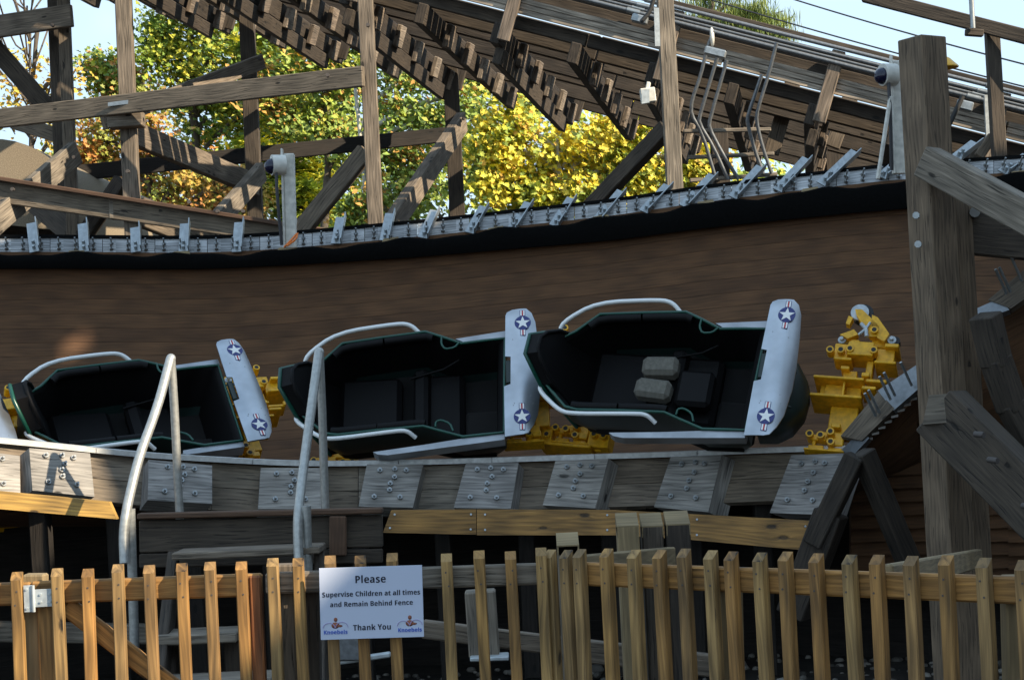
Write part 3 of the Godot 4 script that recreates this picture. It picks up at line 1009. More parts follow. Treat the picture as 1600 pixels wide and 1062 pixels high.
func build_fence():
	var L0 := P(-80, 893, 5.9); var L1 := P(845, 858, 5.9)
	L0.y = 0; L1.y = 0
	var R0 := P(848, 858, 5.93); var R1 := P(1640, 873, 4.79)
	R0.y = 0; R1.y = 0
	# gate on the left
	var G := thing("picket_gate", "sunlit yellow wooden picket gate with grey strap hinge and diagonal brace", "gate", Vector3(L0.x + .6, 0, L0.z))
	var nrm = fence_panel(G, L0, L1, [[88, 888], [136, 887], [183, 882], [232, 883], [283, 880], [327, 877], [376, 876]], [44, 910, 406, 897], M.picket_rail, .072, M.picket)
	var t := (L1 - L0); t.y = 0; t = t.normalized()
	timber(G, "brace", ray_plane(96, 948, L0, t) - nrm * .05, ray_plane(275, 1085, L0, t) - nrm * .05, .062, .03, M.picket_rail[0])
	timber(G, "stile", ray_plane(396, 900, L0, t) - nrm * .04, ray_plane(405, 1110, L0, t) - nrm * .04, .040, .05, M.cedar, Vector3.RIGHT)
	timber(G, "stile", ray_plane(66, 915, L0, t) - nrm * .042, ray_plane(76, 1120, L0, t) - nrm * .042, .062, .036, M.picket_rail[1], Vector3.RIGHT)
	var hg := new_st()
	var hp: Vector3 = ray_plane(44, 935, L0, t) + nrm * .004
	box_into(hg, Transform3D(Basis(t, Vector3.UP, nrm), hp), Vector3(.028, .085, .006), .001)
	box_into(hg, Transform3D(Basis(t, Vector3.UP, nrm), hp + t * .052), Vector3(.062, .056, .006), .001)
	cyl_into(hg, hp + t * .017 + Vector3(0, -.042, .004), hp + t * .017 + Vector3(0, .042, .004), .006, 8)
	for k in [[-.004, .03], [-.004, -.03], [.04, .012], [.07, .012], [.04, -.012], [.07, -.012]]:
		cyl_into(hg, hp + t * k[0] + Vector3(0, k[1], 0), hp + t * k[0] + Vector3(0, k[1], .007), .004, 6)
	put_world(G, "strap_hinge", hg, M.galv_pale)
	var Pn := thing("picket_fence", "short fence end left of the gate hinge, cut off by the picture edge", "fence", Vector3(L0.x, 0, L0.z), "picket fence panels")
	fence_panel(Pn, L0, L1, [[25, 893], [-25, 896], [-74, 898]], [-120, 915, 42, 911], M.picket_rail, .072, M.picket)
	timber(Pn, "post", ray_plane(44, 900, L0, t) - nrm * .085, ray_plane(44, 1300, L0, t) - nrm * .085, .07, .07, M.tan, Vector3.RIGHT)
	# middle panel with a weathered grey rail
	var Mi := thing("picket_fence", "middle fence panel with weathered grey rail, carrying the white notice", "fence", Vector3(-.3, 0, L0.z), "picket fence panels")
	fence_panel(Mi, L0, L1, [[425, 872], [465, 872], [515, 866], [562, 866], [612, 863], [697, 863], [748, 860], [797, 860], [845, 856]], [412, 896, 846, 881], M.grey[2], .068, M.picket)
	timber(Mi, "post", ray_plane(438, 885, L0, t) - nrm * .1, ray_plane(446, 1300, L0, t) - nrm * .1, .075, .08, M.grey[1], Vector3.RIGHT)
	timber(Mi, "post", ray_plane(482, 898, L0, t) - nrm * .1, ray_plane(486, 1300, L0, t) - nrm * .1, .05, .08, M.dark[0], Vector3.RIGHT)
	# right panel, turning towards the camera
	var Ri := thing("picket_fence", "long right hand fence run of new pickets coming towards the camera, in shade", "fence", Vector3(.7, 0, -5.3), "picket fence panels")
	var tr := (R1 - R0).normalized()
	fence_panel(Ri, R0, R1, [[858, 857], [884, 858], [905, 858], [947, 857], [990, 858], [1030, 859], [1068, 858], [1110, 858], [1142, 860], [1187, 862], [1227, 862], [1275, 864], [1327, 865], [1370, 866], [1423, 867], [1478, 868], [1537, 870], [1598, 873], [1662, 875]], [866, 879, 1680, 906], M.picket_rail, .072, M.picket)
	var nR := Vector3(-tr.z, 0, tr.x)
	if nR.z < 0: nR = -nR
	for px in [1110, 1560]:
		timber(Ri, "post", ray_plane(px, 905, R0, tr) - nR * .1, ray_plane(px + 12, 1400, R0, tr) - nR * .1, .07, .07, M.tan, Vector3.RIGHT)
	# return rails going back from the fence
	var B1 := thing("fence_return_board", "pale board running back from the fence to the triple post", "board", P(880, 882, 6.0), "return boards behind the fence")
	timber(B1, "board", P(884, 890, 5.95), P(1050, 870, 7.9), .085, .035, M.tan)
	var B2 := thing("fence_return_board", "pale board running back from the fence to the foot of the tall post", "board", P(1385, 890, 5.2), "return boards behind the fence")
	timber(B2, "board", P(1388, 905, 5.25), P(1530, 872, 8.6), .085, .035, M.tan)
	# notice
	var S := thing("notice", "white paper notice asking to supervise children, hung on the middle fence panel", "sign", P(580, 940, 5.84))
	var c := [P(497, 887, 5.845), P(658, 882, 5.845), P(664, 996, 5.835), P(502, 999, 5.835)]
	var x: Vector3 = (c[1] - c[0]).normalized()
	var up: Vector3 = (c[0] - c[3])
	up = (up - x * up.dot(x)).normalized()
	var bs := Basis(x, up, x.cross(up))
	var W: float = (c[1] - c[0]).length(); var H: float = (c[0] - c[3]).length()
	var mid: Vector3 = (c[0] + c[1] + c[2] + c[3]) / 4.0 - S.position
	var sm := new_st()
	box_into(sm, Transform3D.IDENTITY, Vector3(W, H, .003), .0005)
	var board := put(S, "paper", sm.commit(), M.paper, Transform3D(bs, mid))
	for l in [["Please", 32, -.005, .325, true], ["Supervise Children at all times", 21, .0, .125, true], ["and Remain Behind Fence", 21, 0.0, -.015, true], ["Thank You", 24, .0, -.345, true]]:
		put(board, "lettering", text_mesh(l[0], l[1]), M.ink, Transform3D(Basis.IDENTITY, Vector3(l[2] * W, l[3] * H, .0018)))
	for sx in [-.355, .365]:
		var o := Vector3(sx * W, -.34 * H, .0018)
		put(board, "logo_lettering", text_mesh("Knoebels", 17), M.blue_ink, Transform3D(Basis.IDENTITY.scaled(Vector3(1.02, 1, 1)), o + Vector3(0, -.013, .0006)))
		var st := new_st()
		for k in [[-.020, .006, .019], [.020, .008, .019]]:
			var ring := []
			for j in 13:
				var an := PI * j / 12.0
				ring.append(o + Vector3(k[0] + cos(an) * k[2], k[1] + sin(an) * k[2] * .85 - .006, .0006))
			tube_into(st, ring, .0012, 5)
		put(board, "logo_wheel", st.commit(), M.violet_ink)
		st = new_st()
		sphere_into(st, o + Vector3(0, .008, 0), Vector3(.013, .010, .001), 10, 6)
		sphere_into(st, o + Vector3(.001, .026, 0), Vector3(.006, .007, .001), 8, 6)
		sphere_into(st, o + Vector3(.012, .006, 0), Vector3(.011, .004, .001), 8, 6)
		put(board, "logo_figure", st.commit(), M.brown_ink)

# ---------------------------------------------------------------- stair, boards and posts in front of the trough
func build_front():
	var D := thing("stair_platform", "low weathered timber stair and landing between the two pipe handrails", "stairs", P(400, 1150, 9.1))
	timber(D, "top_edge", P(216, 806, 9.24), P(598, 797, 9.24), .028, .10, M.red_edge)
	timber(D, "riser_board", P(218, 838, 9.26), P(598, 829, 9.26), .16, .045, M.dark[2])
	timber(D, "riser_board", P(218, 876, 9.25), P(598, 868, 9.25), .07, .045, M.dark[0])
	timber(D, "cleat", P(528, 806, 9.2), P(528, 868, 9.2), .085, .03, M.red_edge, Vector3.RIGHT)
	timber(D, "tread", P(276, 866, 8.95), P(504, 856, 8.95), .034, .3, M.grey[0])
	timber(D, "tread", P(240, 996, 8.6), P(376, 990, 8.6), .045, .28, M.grey[2])
	timber(D, "tread", P(250, 1068, 8.3), P(430, 1060, 8.3), .045, .28, M.grey[2])
	timber(D, "stringer", P(272, 880, 9.1), P(245, 1110, 8.2), .16, .05, M.dark[0])
	timber(D, "stringer", P(500, 872, 9.1), P(500, 1110, 8.3), .16, .05, M.dark[0])
	for q in [[262, 1000, 8.7], [366, 1000, 8.7], [505, 880, 9.0]]:
		var a := P(q[0], q[1], q[2])
		timber(D, "post", a, Vector3(a.x, 0, a.z), .09, .09, M.dark[0], Vector3.RIGHT)
	for h in [["left pipe handrail with bent foot, rising in front of the rear car", [[194, 880, 8.75], [192, 835, 8.78], [197, 795, 8.8], [216, 715, 8.95], [246, 635, 9.1], [266, 560, 9.25]], [[267, 560, 9.25], [272, 640, 9.27], [283, 862, 9.3]], [[203, 795, 8.82], [210, 1020, 8.84]]], ["right pipe handrail, rising in front of the middle car", [[468, 900, 8.75], [465, 845, 8.78], [465, 805, 8.8], [473, 735, 8.95], [486, 640, 9.1], [498, 550, 9.25]], [[499, 550, 9.25], [503, 640, 9.27], [510, 868, 9.3]], [[478, 790, 8.82], [484, 1020, 8.84]]]]:
		var H := thing("handrail", h[0], "handrail", P(h[3][1][0], h[3][1][1], 8.8), "pipe handrails of the stair")
		var st := new_st()
		var ps := []
		for q in h[1]: ps.append(P(q[0], q[1], q[2]))
		tube_into(st, ps, .0235, 14, true, 2)
		put_world(H, "sloping_rail", st, M.pipe)
		st = new_st()
		ps = []
		for q in h[2]: ps.append(P(q[0], q[1], q[2]))
		tube_into(st, ps, .021, 14, true)
		put_world(H, "upright", st, M.pipe)
		st = new_st()
		sphere_into(st, P(h[2][0][0] - .5, h[2][0][1], 9.25), Vector3.ONE * .0245, 14, 8)
		put_world(H, "elbow", st, M.pipe)
		st = new_st()
		ps = []
		for q in h[3]: ps.append(P(q[0], q[1], q[2]))
		tube_into(st, ps, .023, 14, true)
		put_world(H, "lower_post", st, M.pipe)
	# bent yellow boards under the blocks
	var Y := thing("ledger_boards", "three tan boards nailed end to end below the blocks", "boards", P(930, 835, 9.3))
	for q in [[600, 797, 744, 796, 744, 835, 598, 832], [745, 796, 962, 797, 962, 836, 745, 836], [1078, 803, 1272, 814, 1264, 860, 1078, 843], [962, 797, 1078, 803, 1078, 843, 962, 836]]:
		var f := []
		for k in 4: f.append(P(q[k * 2], q[k * 2 + 1], rim_d(q[k * 2]) - 0.33 - (0.03 if k > 1 else 0.0)))
		if q[0] == 600: f[0] = P(611, 797, rim_d(600) - .33)
		var st := new_st()
		slab(st, f, Vector3(0, 0, -.04))
		var bd := put_world(Y, "board", st, M.yellow_board[1])
		var ns := new_st()
		for u in [[.06, .2], [.06, .8], [.94, .2], [.94, .8]]:
			var c: Vector3 = f[0].lerp(f[1], u[0]).lerp(f[3].lerp(f[2], u[0]), u[1])
			cyl_into(ns, c, c + Vector3(0, .002, .006), .006, 8)
		put_world(bd, "nails", ns, M.galv, "stuff")
	var Y2 := thing("ledger_board", "sunlit yellow board at the left below the first blocks, crossed by the handrail shadow", "board", P(90, 790, 9.2))
	var f2 := [P(-60, 762, 9.15), P(170, 784, 9.2), P(182, 811, 9.17), P(-60, 790, 9.12)]
	var s2 := new_st()
	slab(s2, f2, Vector3(0, 0, -.05))
	put_world(Y2, "board", s2, M.yellow_board[0])
	# posts behind the fence
	var A := thing("triple_post", "three timbers side by side, tan left one and dark right one, behind the right fence", "post", P(1020, 1400, 8.2))
	for q in [[980, 806, .095, M.tan, 8.12], [1018, 806, .095, M.dark[2], 8.2], [1058, 803, .105, M.dark[1], 8.17]]:
		var a := P(q[0], q[1] + 14, q[4])
		timber(A, "timber", Vector3(a.x, 0, a.z), a, q[2], .12, q[3], Vector3.RIGHT)
		var cap := new_st()
		var w: float = q[2] / 2
		slab(cap, [a + Vector3(-w, 0, .06), a + Vector3(w, 0, .06), a + Vector3(w, .05, -.06), a + Vector3(-w, .05, -.06)], Vector3(0, -.05, -.002))
		put_world(A, "cut_top", cap, M.tan)
	var B := thing("fence_post", "squat tan topped post left of the triple post", "post", P(890, 1300, 7.6))
	var pb := P(887, 850, 7.6)
	timber(B, "timber", Vector3(pb.x, 0, pb.z), pb, .09, .09, M.grey[3], Vector3.RIGHT)
	var cp_ := new_st()
	slab(cp_, [pb + Vector3(-.045, 0, .045), pb + Vector3(.045, 0, .045), pb + Vector3(.045, .045, -.045), pb + Vector3(-.045, .045, -.045)], Vector3(0, -.04, 0))
	put_world(B, "cut_top", cp_, M.tan)
	var C := thing("stub_post", "short grey post with pale top standing on a metal shoe behind the notice panel", "post", P(755, 1030, 7.6))
	timber(C, "timber", P(750, 922, 7.6), P(757, 1024, 7.6), .125, .1, M.grey[2], Vector3.RIGHT)
	timber(C, "shoe", P(735, 1027, 7.55), P(795, 1025, 7.55), .016, .14, M.galv_pale)
	timber(C, "beam", P(660, 982, 7.75), P(870, 1008, 7.75), .075, .06, M.grey[0])
	var E := thing("ground_beam", "long weathered beam lying low behind the gate", "beam", P(30, 985, 10.0))
	timber(E, "timber", P(-80, 985, 9.6), P(240, 990, 9.9), .10, .12, M.grey[2])
	var E2 := thing("ground_beam", "weathered beam lying low behind the right fence", "beam", P(1000, 1030, 8.4))
	timber(E2, "timber", P(860, 1010, 8.5), P(1120, 1040, 8.6), .10, .10, M.grey[0])
	# junction box by the stub post
	var J := thing("junction_box", "small grey metal box on a bracket behind the notice", "box", P(560, 1010, 7.6))
	timber(J, "case", P(545, 985, 7.6), P(545, 1030, 7.6), .10, .08, M.conduit, Vector3.RIGHT)
	timber(J, "bracket", P(520, 1035, 7.6), P(610, 1022, 7.6), .02, .05, M.galv_pale)
	# big post in front of the trough, right
	var Bp := thing("tall_post", "tall square weathered post bolted in front of the trough wall, tallest at the right", "post", P(1495, 1300, 8.9))
	var tp := P(1440, 60, 8.9); var bp := Vector3(tp.x + .005, 0, tp.z)
	var dir := Vector3(1, 0, -.62).normalized()
	var pm := timber_mesh((tp - bp).length(), .165, .165)
	put(Bp, "timber", pm, M.post_brown, Transform3D(Basis(Vector3.UP, dir, Vector3.UP.cross(dir)), (tp + bp) / 2.0 - Bp.position))
	var t2 := P(1492, 300, 9.05); var b2 := Vector3(t2.x, 0, t2.z)
	put(Bp, "side_timber", timber_mesh((t2 - b2).length(), .115, .115), M.post_brown, Transform3D(Basis(Vector3.UP, dir, Vector3.UP.cross(dir)), (t2 + b2) / 2.0 - Bp.position))
	for q in [[1433, 337], [1436, 382]]:
		var st := new_st()
		var c := P(q[0], q[1], 8.775)
		cyl_into(st, c, c + Vector3(-.01, 0, .03), .017, 8)
		put_world(Bp, "bolt", st, M.galv)
	var Br := thing("knee_brace", "diagonal weathered brace running down right from the tall post", "brace", P(1600, 330, 8.6))
	timber(Br, "timber", P(1448, 252, 8.75), P(1640, 356, 8.3), .15, .12, M.grey[2])
	var Cb := thing("cross_beam", "deep dark bolted crossbeam right of the tall post below the brace", "beam", P(1560, 360, 8.9))
	timber(Cb, "timber", P(1486, 350, 9.12), P(1680, 368, 9.0), .28, .12, M.dark[2])
	var st3 := new_st()
	cyl_into(st3, P(1524, 331, 9.06), P(1524, 331, 9.0), .026, 10)
	put_world(Cb, "bolt", st3, M.bolt)
	# heavy rib ends at the lower right
	var R1 := thing("support_rib", "thick dark diagonal timber with pale sawn end and bolts, right of the tall post", "beam", P(1600, 800, 8.4))
	timber(R1, "timber", P(1470, 640, 8.45), P(1660, 830, 8.1), .25, .17, M.dark[2])
	var ef := new_st()
	slab(ef, [P(1452, 617, 8.36), P(1492, 614, 8.34), P(1481, 660, 8.34), P(1442, 663, 8.36)], Vector3(.02, -.01, -.02))
	put_world(R1, "sawn_end", ef, M.grey[2])
	for q in [[1524, 678, 8.18], [1545, 718, 8.14], [1598, 790, 8.04]]:
		var st := new_st()
		var c := P(q[0], q[1], q[2])
		cyl_into(st, c, c + Vector3(.03, -.005, .04), .014, 8)
		put_world(R1, "bolt", st, M.dull_bolt)
	var R2 := thing("support_rib", "dark curved rib timber below the upper galvanised plate at the right edge", "beam", P(1600, 700, 8.7))
	var prev := P(1540, 492, 8.62)
	for q in [[1556, 560, 8.66], [1580, 630, 8.7], [1615, 700, 8.72], [1660, 770, 8.74]]:
		var nx := P(q[0], q[1], q[2])
		timber(R2, "segment", prev, nx + (nx - prev).normalized() * .03, .11, .12, M.dark[0])
		prev = nx

# ---------------------------------------------------------------- trestle and lift hill
func build_trestle():
	var T := thing("trestle", "open weathered timber trestle of posts, beams and braces behind the trough", "trestle", P(390, 900, 15.5))
	var post := func(px: float, py: float, d: float, ytop: float, w: float, mat):
		var a := P(px, py, d)
		var top := P(px, ytop, d)
		timber(T, "post", Vector3(a.x, 0.2, a.z), Vector3(a.x, top.y, a.z), w, w * .8, mat, Vector3.RIGHT)
	post.call(96, 180, 16.2, -160, .15, M.dark[2])
	post.call(106, 180, 16.0, -40, .10, M.grey[1])
	post.call(200, 180, 14.9, -160, .125, M.grey[0])
	post.call(579, 180, 14.1, -160, .115, M.grey[0])
	post.call(392, 180, 17.6, -60, .14, M.dark[2])
	post.call(709, 220, 18.2, 40, .15, M.dark[0])
	post.call(1047, 150, 13.6, -160, .12, M.grey[2])
	var bm := func(called: String, x0: float, y0: float, d0: float, x1: float, y1: float, d1: float, h: float, w: float, mat):
		timber(T, called, P(x0, y0, d0), P(x1, y1, d1), h, w, mat)
	bm.call("beam", -60, 192, 15.2, 568, 119, 13.95, .155, .05, M.grey[3])
	bm.call("beam", -60, 50, 16.0, 112, 24, 15.8, .19, .06, M.grey[0])
	bm.call("beam", -60, 292, 15.0, 528, 376, 14.6, .17, .09, M.grey[3])
	bm.call("beam_cap", -60, 270, 14.95, 528, 364, 14.55, .035, .12, M.red_edge)
	bm.call("beam", 112, 271, 17.8, 700, 210, 18.9, .15, .06, M.black_wood)
	bm.call("brace", 200, 205, 15.1, 400, 290, 17.5, .20, .07, M.grey[0])
	bm.call("brace", -30, 365, 14.6, 118, 238, 15.8, .20, .07, M.grey[2])
	bm.call("brace", 128, 372, 15.2, 190, 282, 15.0, .13, .08, M.dark[1])
	bm.call("brace", 160, 190, 15.5, 410, 96, 17.4, .14, .05, M.grey[0])
	bm.call("brace", 465, 366, 14.4, 572, 236, 14.2, .14, .08, M.grey[1])
	bm.call("brace", 612, 352, 15.2, 722, 190, 17.9, .19, .09, M.grey[0])
	bm.call("brace", 330, 356, 15.9, 408, 268, 17.2, .18, .08, M.grey[2])
	bm.call("brace", 922, 326, 14.4, 1044, 198, 13.8, .12, .10, M.dark[2])
	bm.call("brace", -40, 40, 16.1, 88, 185, 16.2, .16, .06, M.dark[2])
	bm.call("brace", 20, 190, 16.3, 92, 212, 16.2, .13, .06, M.grey[1])
	bm.call("beam", 40, 300, 16.6, 110, 358, 16.0, .24, .08, M.dark[2])
	bm.call("beam", 216, 330, 15.3, 330, 375, 15.9, .24, .08, M.grey[1])
	bm.call("block", 172, 327, 14.85, 192, 327, 14.85, .16, .12, M.grey[2])
	bm.call("block", 170, 190, 14.8, 224, 186, 14.8, .12, .16, M.grey[0])
	for q in [[232, 150, 14.7], [266, 149, 14.7], [512, 118, 13.95], [80, 292, 14.9], [82, 40, 15.7], [296, 316, 14.7], [380, 330, 14.65], [200, 268, 14.75], [575, 40, 13.95], [405, 92, 17.3], [116, 246, 15.6], [724, 186, 17.7], [20, 296, 14.85], [470, 356, 14.6], [340, 330, 14.6]]:
		var st := new_st()
		var c := P(q[0], q[1], q[2] - .02)
		cyl_into(st, c, c + Vector3(0, 0, .04), .015, 8)
		put_world(T, "bolt", st, M.dull_bolt)
	var mp := new_st()
	slab(mp, [P(168, 160, 14.66), P(208, 155, 14.62), P(208, 161, 14.62), P(168, 166, 14.66)], Vector3(0, 0, -.01))
	put_world(T, "mending_plate", mp, M.galv)
	var Bz := thing("trough_barrel", "tan curved outside of another trough section at the far left behind the trestle", "coaster track", P(-10, 350, 17.0))
	var st := new_st()
	var rows := []
	var ax := Vector3(.25, -.1, -1).normalized()
	for i in 8:
		var rw := []
		for k in 25:
			var an := PI * 1.1 * k / 24.0 - .15
			var r := .78
			rw.append(P(-10, 350, 16.9) + ax * (i * .5) + Vector3(cos(an) * r, sin(an) * r, 0))
		rows.append(rw)
	loft_into(st, rows, Vector3(0, 1, .3))
	for k in 24:
		var a: Vector3 = rows[0][k]; var b: Vector3 = rows[0][k + 1]
		var c := P(-10, 350, 16.9)
		quad(st, a, b, c.lerp(b, .05) - ax * .05, c.lerp(a, .05) - ax * .05, Vector3(0, 0, 1))
	put_world(Bz, "curved_skin", st, M.barrel)
	var inner := new_st()
	var r2 := []
	for i in 8:
		var rw := []
		for k in 25: rw.append((P(-10, 350, 16.9) + ax * (i * .5)).lerp(rows[i][k], .8))
		r2.append(rw)
	loft_into(inner, r2, Vector3(0, -1, 0))
	put_world(Bz, "inner_skin", inner, M.dark[0])

var LA: Vector3; var Ls: Vector3; var Lc: Vector3; var Ln: Vector3
func L(s: float, c: float, h: float) -> Vector3: return LA + Ls * s + Lc * c + Ln * h

func build_lift():
	LA = P(664, 27, 14.5)
	var th := deg_to_rad(9.1); var al := deg_to_rad(18.8)
	Ls = Vector3(cos(th) * cos(al), -sin(al), sin(th) * cos(al))
	Lc = Vector3(sin(th), 0, -cos(th))
	Ln = Vector3(cos(th) * sin(al), cos(al), sin(th) * sin(al))
	var H := thing("lift_hill", "long dark timber lift hill sloping down to the right across the sky, carrying conduits", "coaster track", L(2.5, 2, -4.5))
	# crossbeams, two layers of short ledgers, stringers
	var s0 := -5.58
	var k := 0
	while s0 < 8.2:
		timber(H, "crossbeam", L(s0, -.16, 0), L(s0, 4.3, 0), .16, .08, M.dark, Ln)
		if k % 2 == 0:
			timber(H, "ledger", L(s0 + .045, -.10, -.16), L(s0 + .045, 3.7, -.16), .13, .07, M.dark, Ln)
			timber(H, "upright", L(s0 + .07, -.19, -.05), L(s0 + .07, -.19, .50), .10, .055, M.tie_sunlit, Ls)
			timber(H, "upright", L(s0 + .07, 4.1, -.05), L(s0 + .07, 4.1, .53), .10, .055, M.dark, Ls)
		for c in [.55, 1.35, 2.1, 2.9, 3.7]:
			timber(H, "hanger", L(s0 + .10, c - .09, -.03), L(s0 + .10, c + .09, -.02), .19, .045, M.tie_sunlit, Ln)
		s0 += .62
		k += 1
	for q in [[-.02, .135, .10, .06], [.62, .19, .20, .08], [1.1, .19, .20, .09], [2.0, .19, .20, .09], [2.5, .21, .22, .09], [3.5, .19, .20, .08], [4.2, .19, .2, .05]]:
		for j in 4:
			timber(H, "stringer", L(-6.2 + j * 3.75, q[0], q[1]), L(-6.2 + (j + 1) * 3.75 - .012, q[0], q[1]), q[2], q[3], M.dark, Ln)
	for q in [[.1, .315], [.24, .317], [.38, .315]]:
		for j in 3: timber(H, "walk_board", L(-6.2 + j * 5.0, q[0], q[1]), L(-6.2 + j * 5.0 + 4.99, q[0], q[1]), .028, .12, M.grey, Ln)
	for q in [[-.15, .205], [-.15, .247], [-.15, .289]]:
		for j in 7: timber(H, "toe_board", L(-6.2 + j * 2.14, q[0], q[1]), L(-6.2 + j * 2.14 + 2.13, q[0], q[1]), .039, .02, M.toe, Ln)
	for q in [[-.10, .345, .085, .045], [-.04, .415, .062, .03], [-.04, .48, .062, .03], [-.08, .56, .04, .09], [4.08, .5, .10, .045]]:
		for j in 3: timber(H, "guard_rail", L(-6.2 + j * 5.0, q[0], q[1]), L(-6.2 + j * 5.0 + 4.99, q[0], q[1]), q[2], q[3], M.dark, Ln)
	# conduits
	for q in [[-.225, .465, .013], [-.225, .515, .016], [-.225, .405, .017], [-.225, .435, .010]]:
		var st := new_st()
		tube_into(st, [L(-6.2, q[0], q[1]), L(1.0, q[0], q[1]), L(8.6, q[0], q[1])], q[2], 8)
		put_world(H, "conduit", st, M.conduit)
		st = new_st()
		for j in 5:
			var p := L(-4.0 + j * 2.6 + q[1], q[0], q[1])
			cyl_into(st, p - Ls * .05, p + Ls * .05, q[2] * 1.4, 8)
		put_world(H, "conduit_couplings", st, M.galv, "stuff")
	var D := 13.55
	for path in [[[1116, 48], [1106, 72], [1095, 118], [1081, 157], [1080, 179], [1097, 206], [1119, 280]], [[1121, 90], [1095, 175], [1092, 192], [1114, 227], [1138, 280]], [[1136, 94], [1110, 184], [1108, 199], [1127, 236], [1154, 280]], [[1214, 66], [1202, 114], [1184, 171], [1182, 188], [1191, 227], [1206, 271]], [[1191, 116], [1169, 179], [1168, 192], [1180, 236], [1193, 271]]]:
		var st := new_st()
		var ps := []
		for q in path: ps.append(P(q[0], q[1], D + (q[1] - 47) * .0012))
		tube_into(st, ps, .014, 8, true, 1)
		put_world(H, "drop_conduit", st, M.conduit)
	var cap := new_st()
	sphere_into(cap, P(1113, 58, D), Vector3(.017, .075, .017), 10, 8)
	put_world(H, "conduit_head", cap, M.post_white)
	for q in [[1068, 205, 1205, 202], [1075, 246, 1210, 240], [1078, 282, 1215, 272]]:
		timber(H, "pipe_strut", P(q[0], q[1], D + .3), P(q[2], q[3], D + .3), .03, .03, M.grey[2])
	for q in [[1026, 12, 1028, 72], [1543, 148, 1546, 215]]:
		var st := new_st()
		slab(st, [P(q[0] - 4, q[1], 13.3), P(q[0] + 4, q[1], 13.3), P(q[2] + 4, q[3], 13.3), P(q[2] - 4, q[3], 13.3)], Vector3(0, 0, -.03))
		put_world(H, "strut_channel", st, M.galv_pale)
	var cb := new_st()
	tube_into(cb, [P(1024, -10, 13.4), P(1016, 18, 13.4), P(1002, 34, 13.4)], .016, 8, true, 1)
	tube_into(cb, [P(1505, 150, 13.3), P(1492, 178, 13.3), P(1482, 198, 13.3)], .018, 8, true, 1)
	put_world(H, "cable", cb, M.rubber)
	var jb := new_st()
	box_into(jb, Transform3D(frame_of(Ls, Ln), P(1508, 165, 13.35)), Vector3(.12, .07, .07), .01)
	box_into(jb, Transform3D(frame_of(Ls, Ln), P(1118, 82, 13.5)), Vector3(.16, .06, .06), .01)
	box_into(jb, Transform3D(frame_of(Ls, Ln), P(1000, 30, 13.5)), Vector3(.12, .06, .06), .01)
	put_world(H, "fitting", jb, M.galv)
	for q in [[1300, 230, 1345, 110, 15.6], [1245, 110, 1205, 240, 15.2]]:
		timber(H, "upright", P(q[0], q[1], q[4]), P(q[2], q[3], q[4]), .13, .06, M.grey[1])
	# support posts below the hill
	for q in [[1300, 260, 17.0, 200], [1120, 260, 17.5, 150], [1400, 250, 15.2, 210]]:
		var a := P(q[0], q[3], q[2])
		timber(H, "support_post", Vector3(a.x, .2, a.z), a, .16, .14, M.dark[0], Vector3.RIGHT)
	var U := thing("railing", "dark wooden handrail with its post at the upper right corner against the sky", "railing", P(1560, 240, 13.0))
	timber(U, "rail", P(1350, -8, 13.2), P(1660, 72, 12.8), .10, .05, M.dark[2])
	timber(U, "rail", P(1470, 30, 13.3), P(1660, 80, 12.9), .04, .05, M.grey[1])
	var up := P(1549, 40, 13.0)
	var ub := P(1562, 245, 13.0)
	timber(U, "post", Vector3(ub.x, ub.y - .3, ub.z), Vector3(ub.x, up.y, ub.z), .095, .08, M.dark[2], Vector3.RIGHT)
	timber(U, "brace", P(1530, 245, 13.1), P(1552, 212, 13.1), .07, .05, M.grey[1])
	timber(U, "electrical_box", P(1509, 50, 12.9), P(1537, 52, 12.9), .05, .05, M.dark[2])
	var st9 := new_st()
	tube_into(st9, [P(1521, 44, 12.85), P(1517, -30, 12.85)], .018, 8)
	put_world(U, "conduit", st9, M.galv)

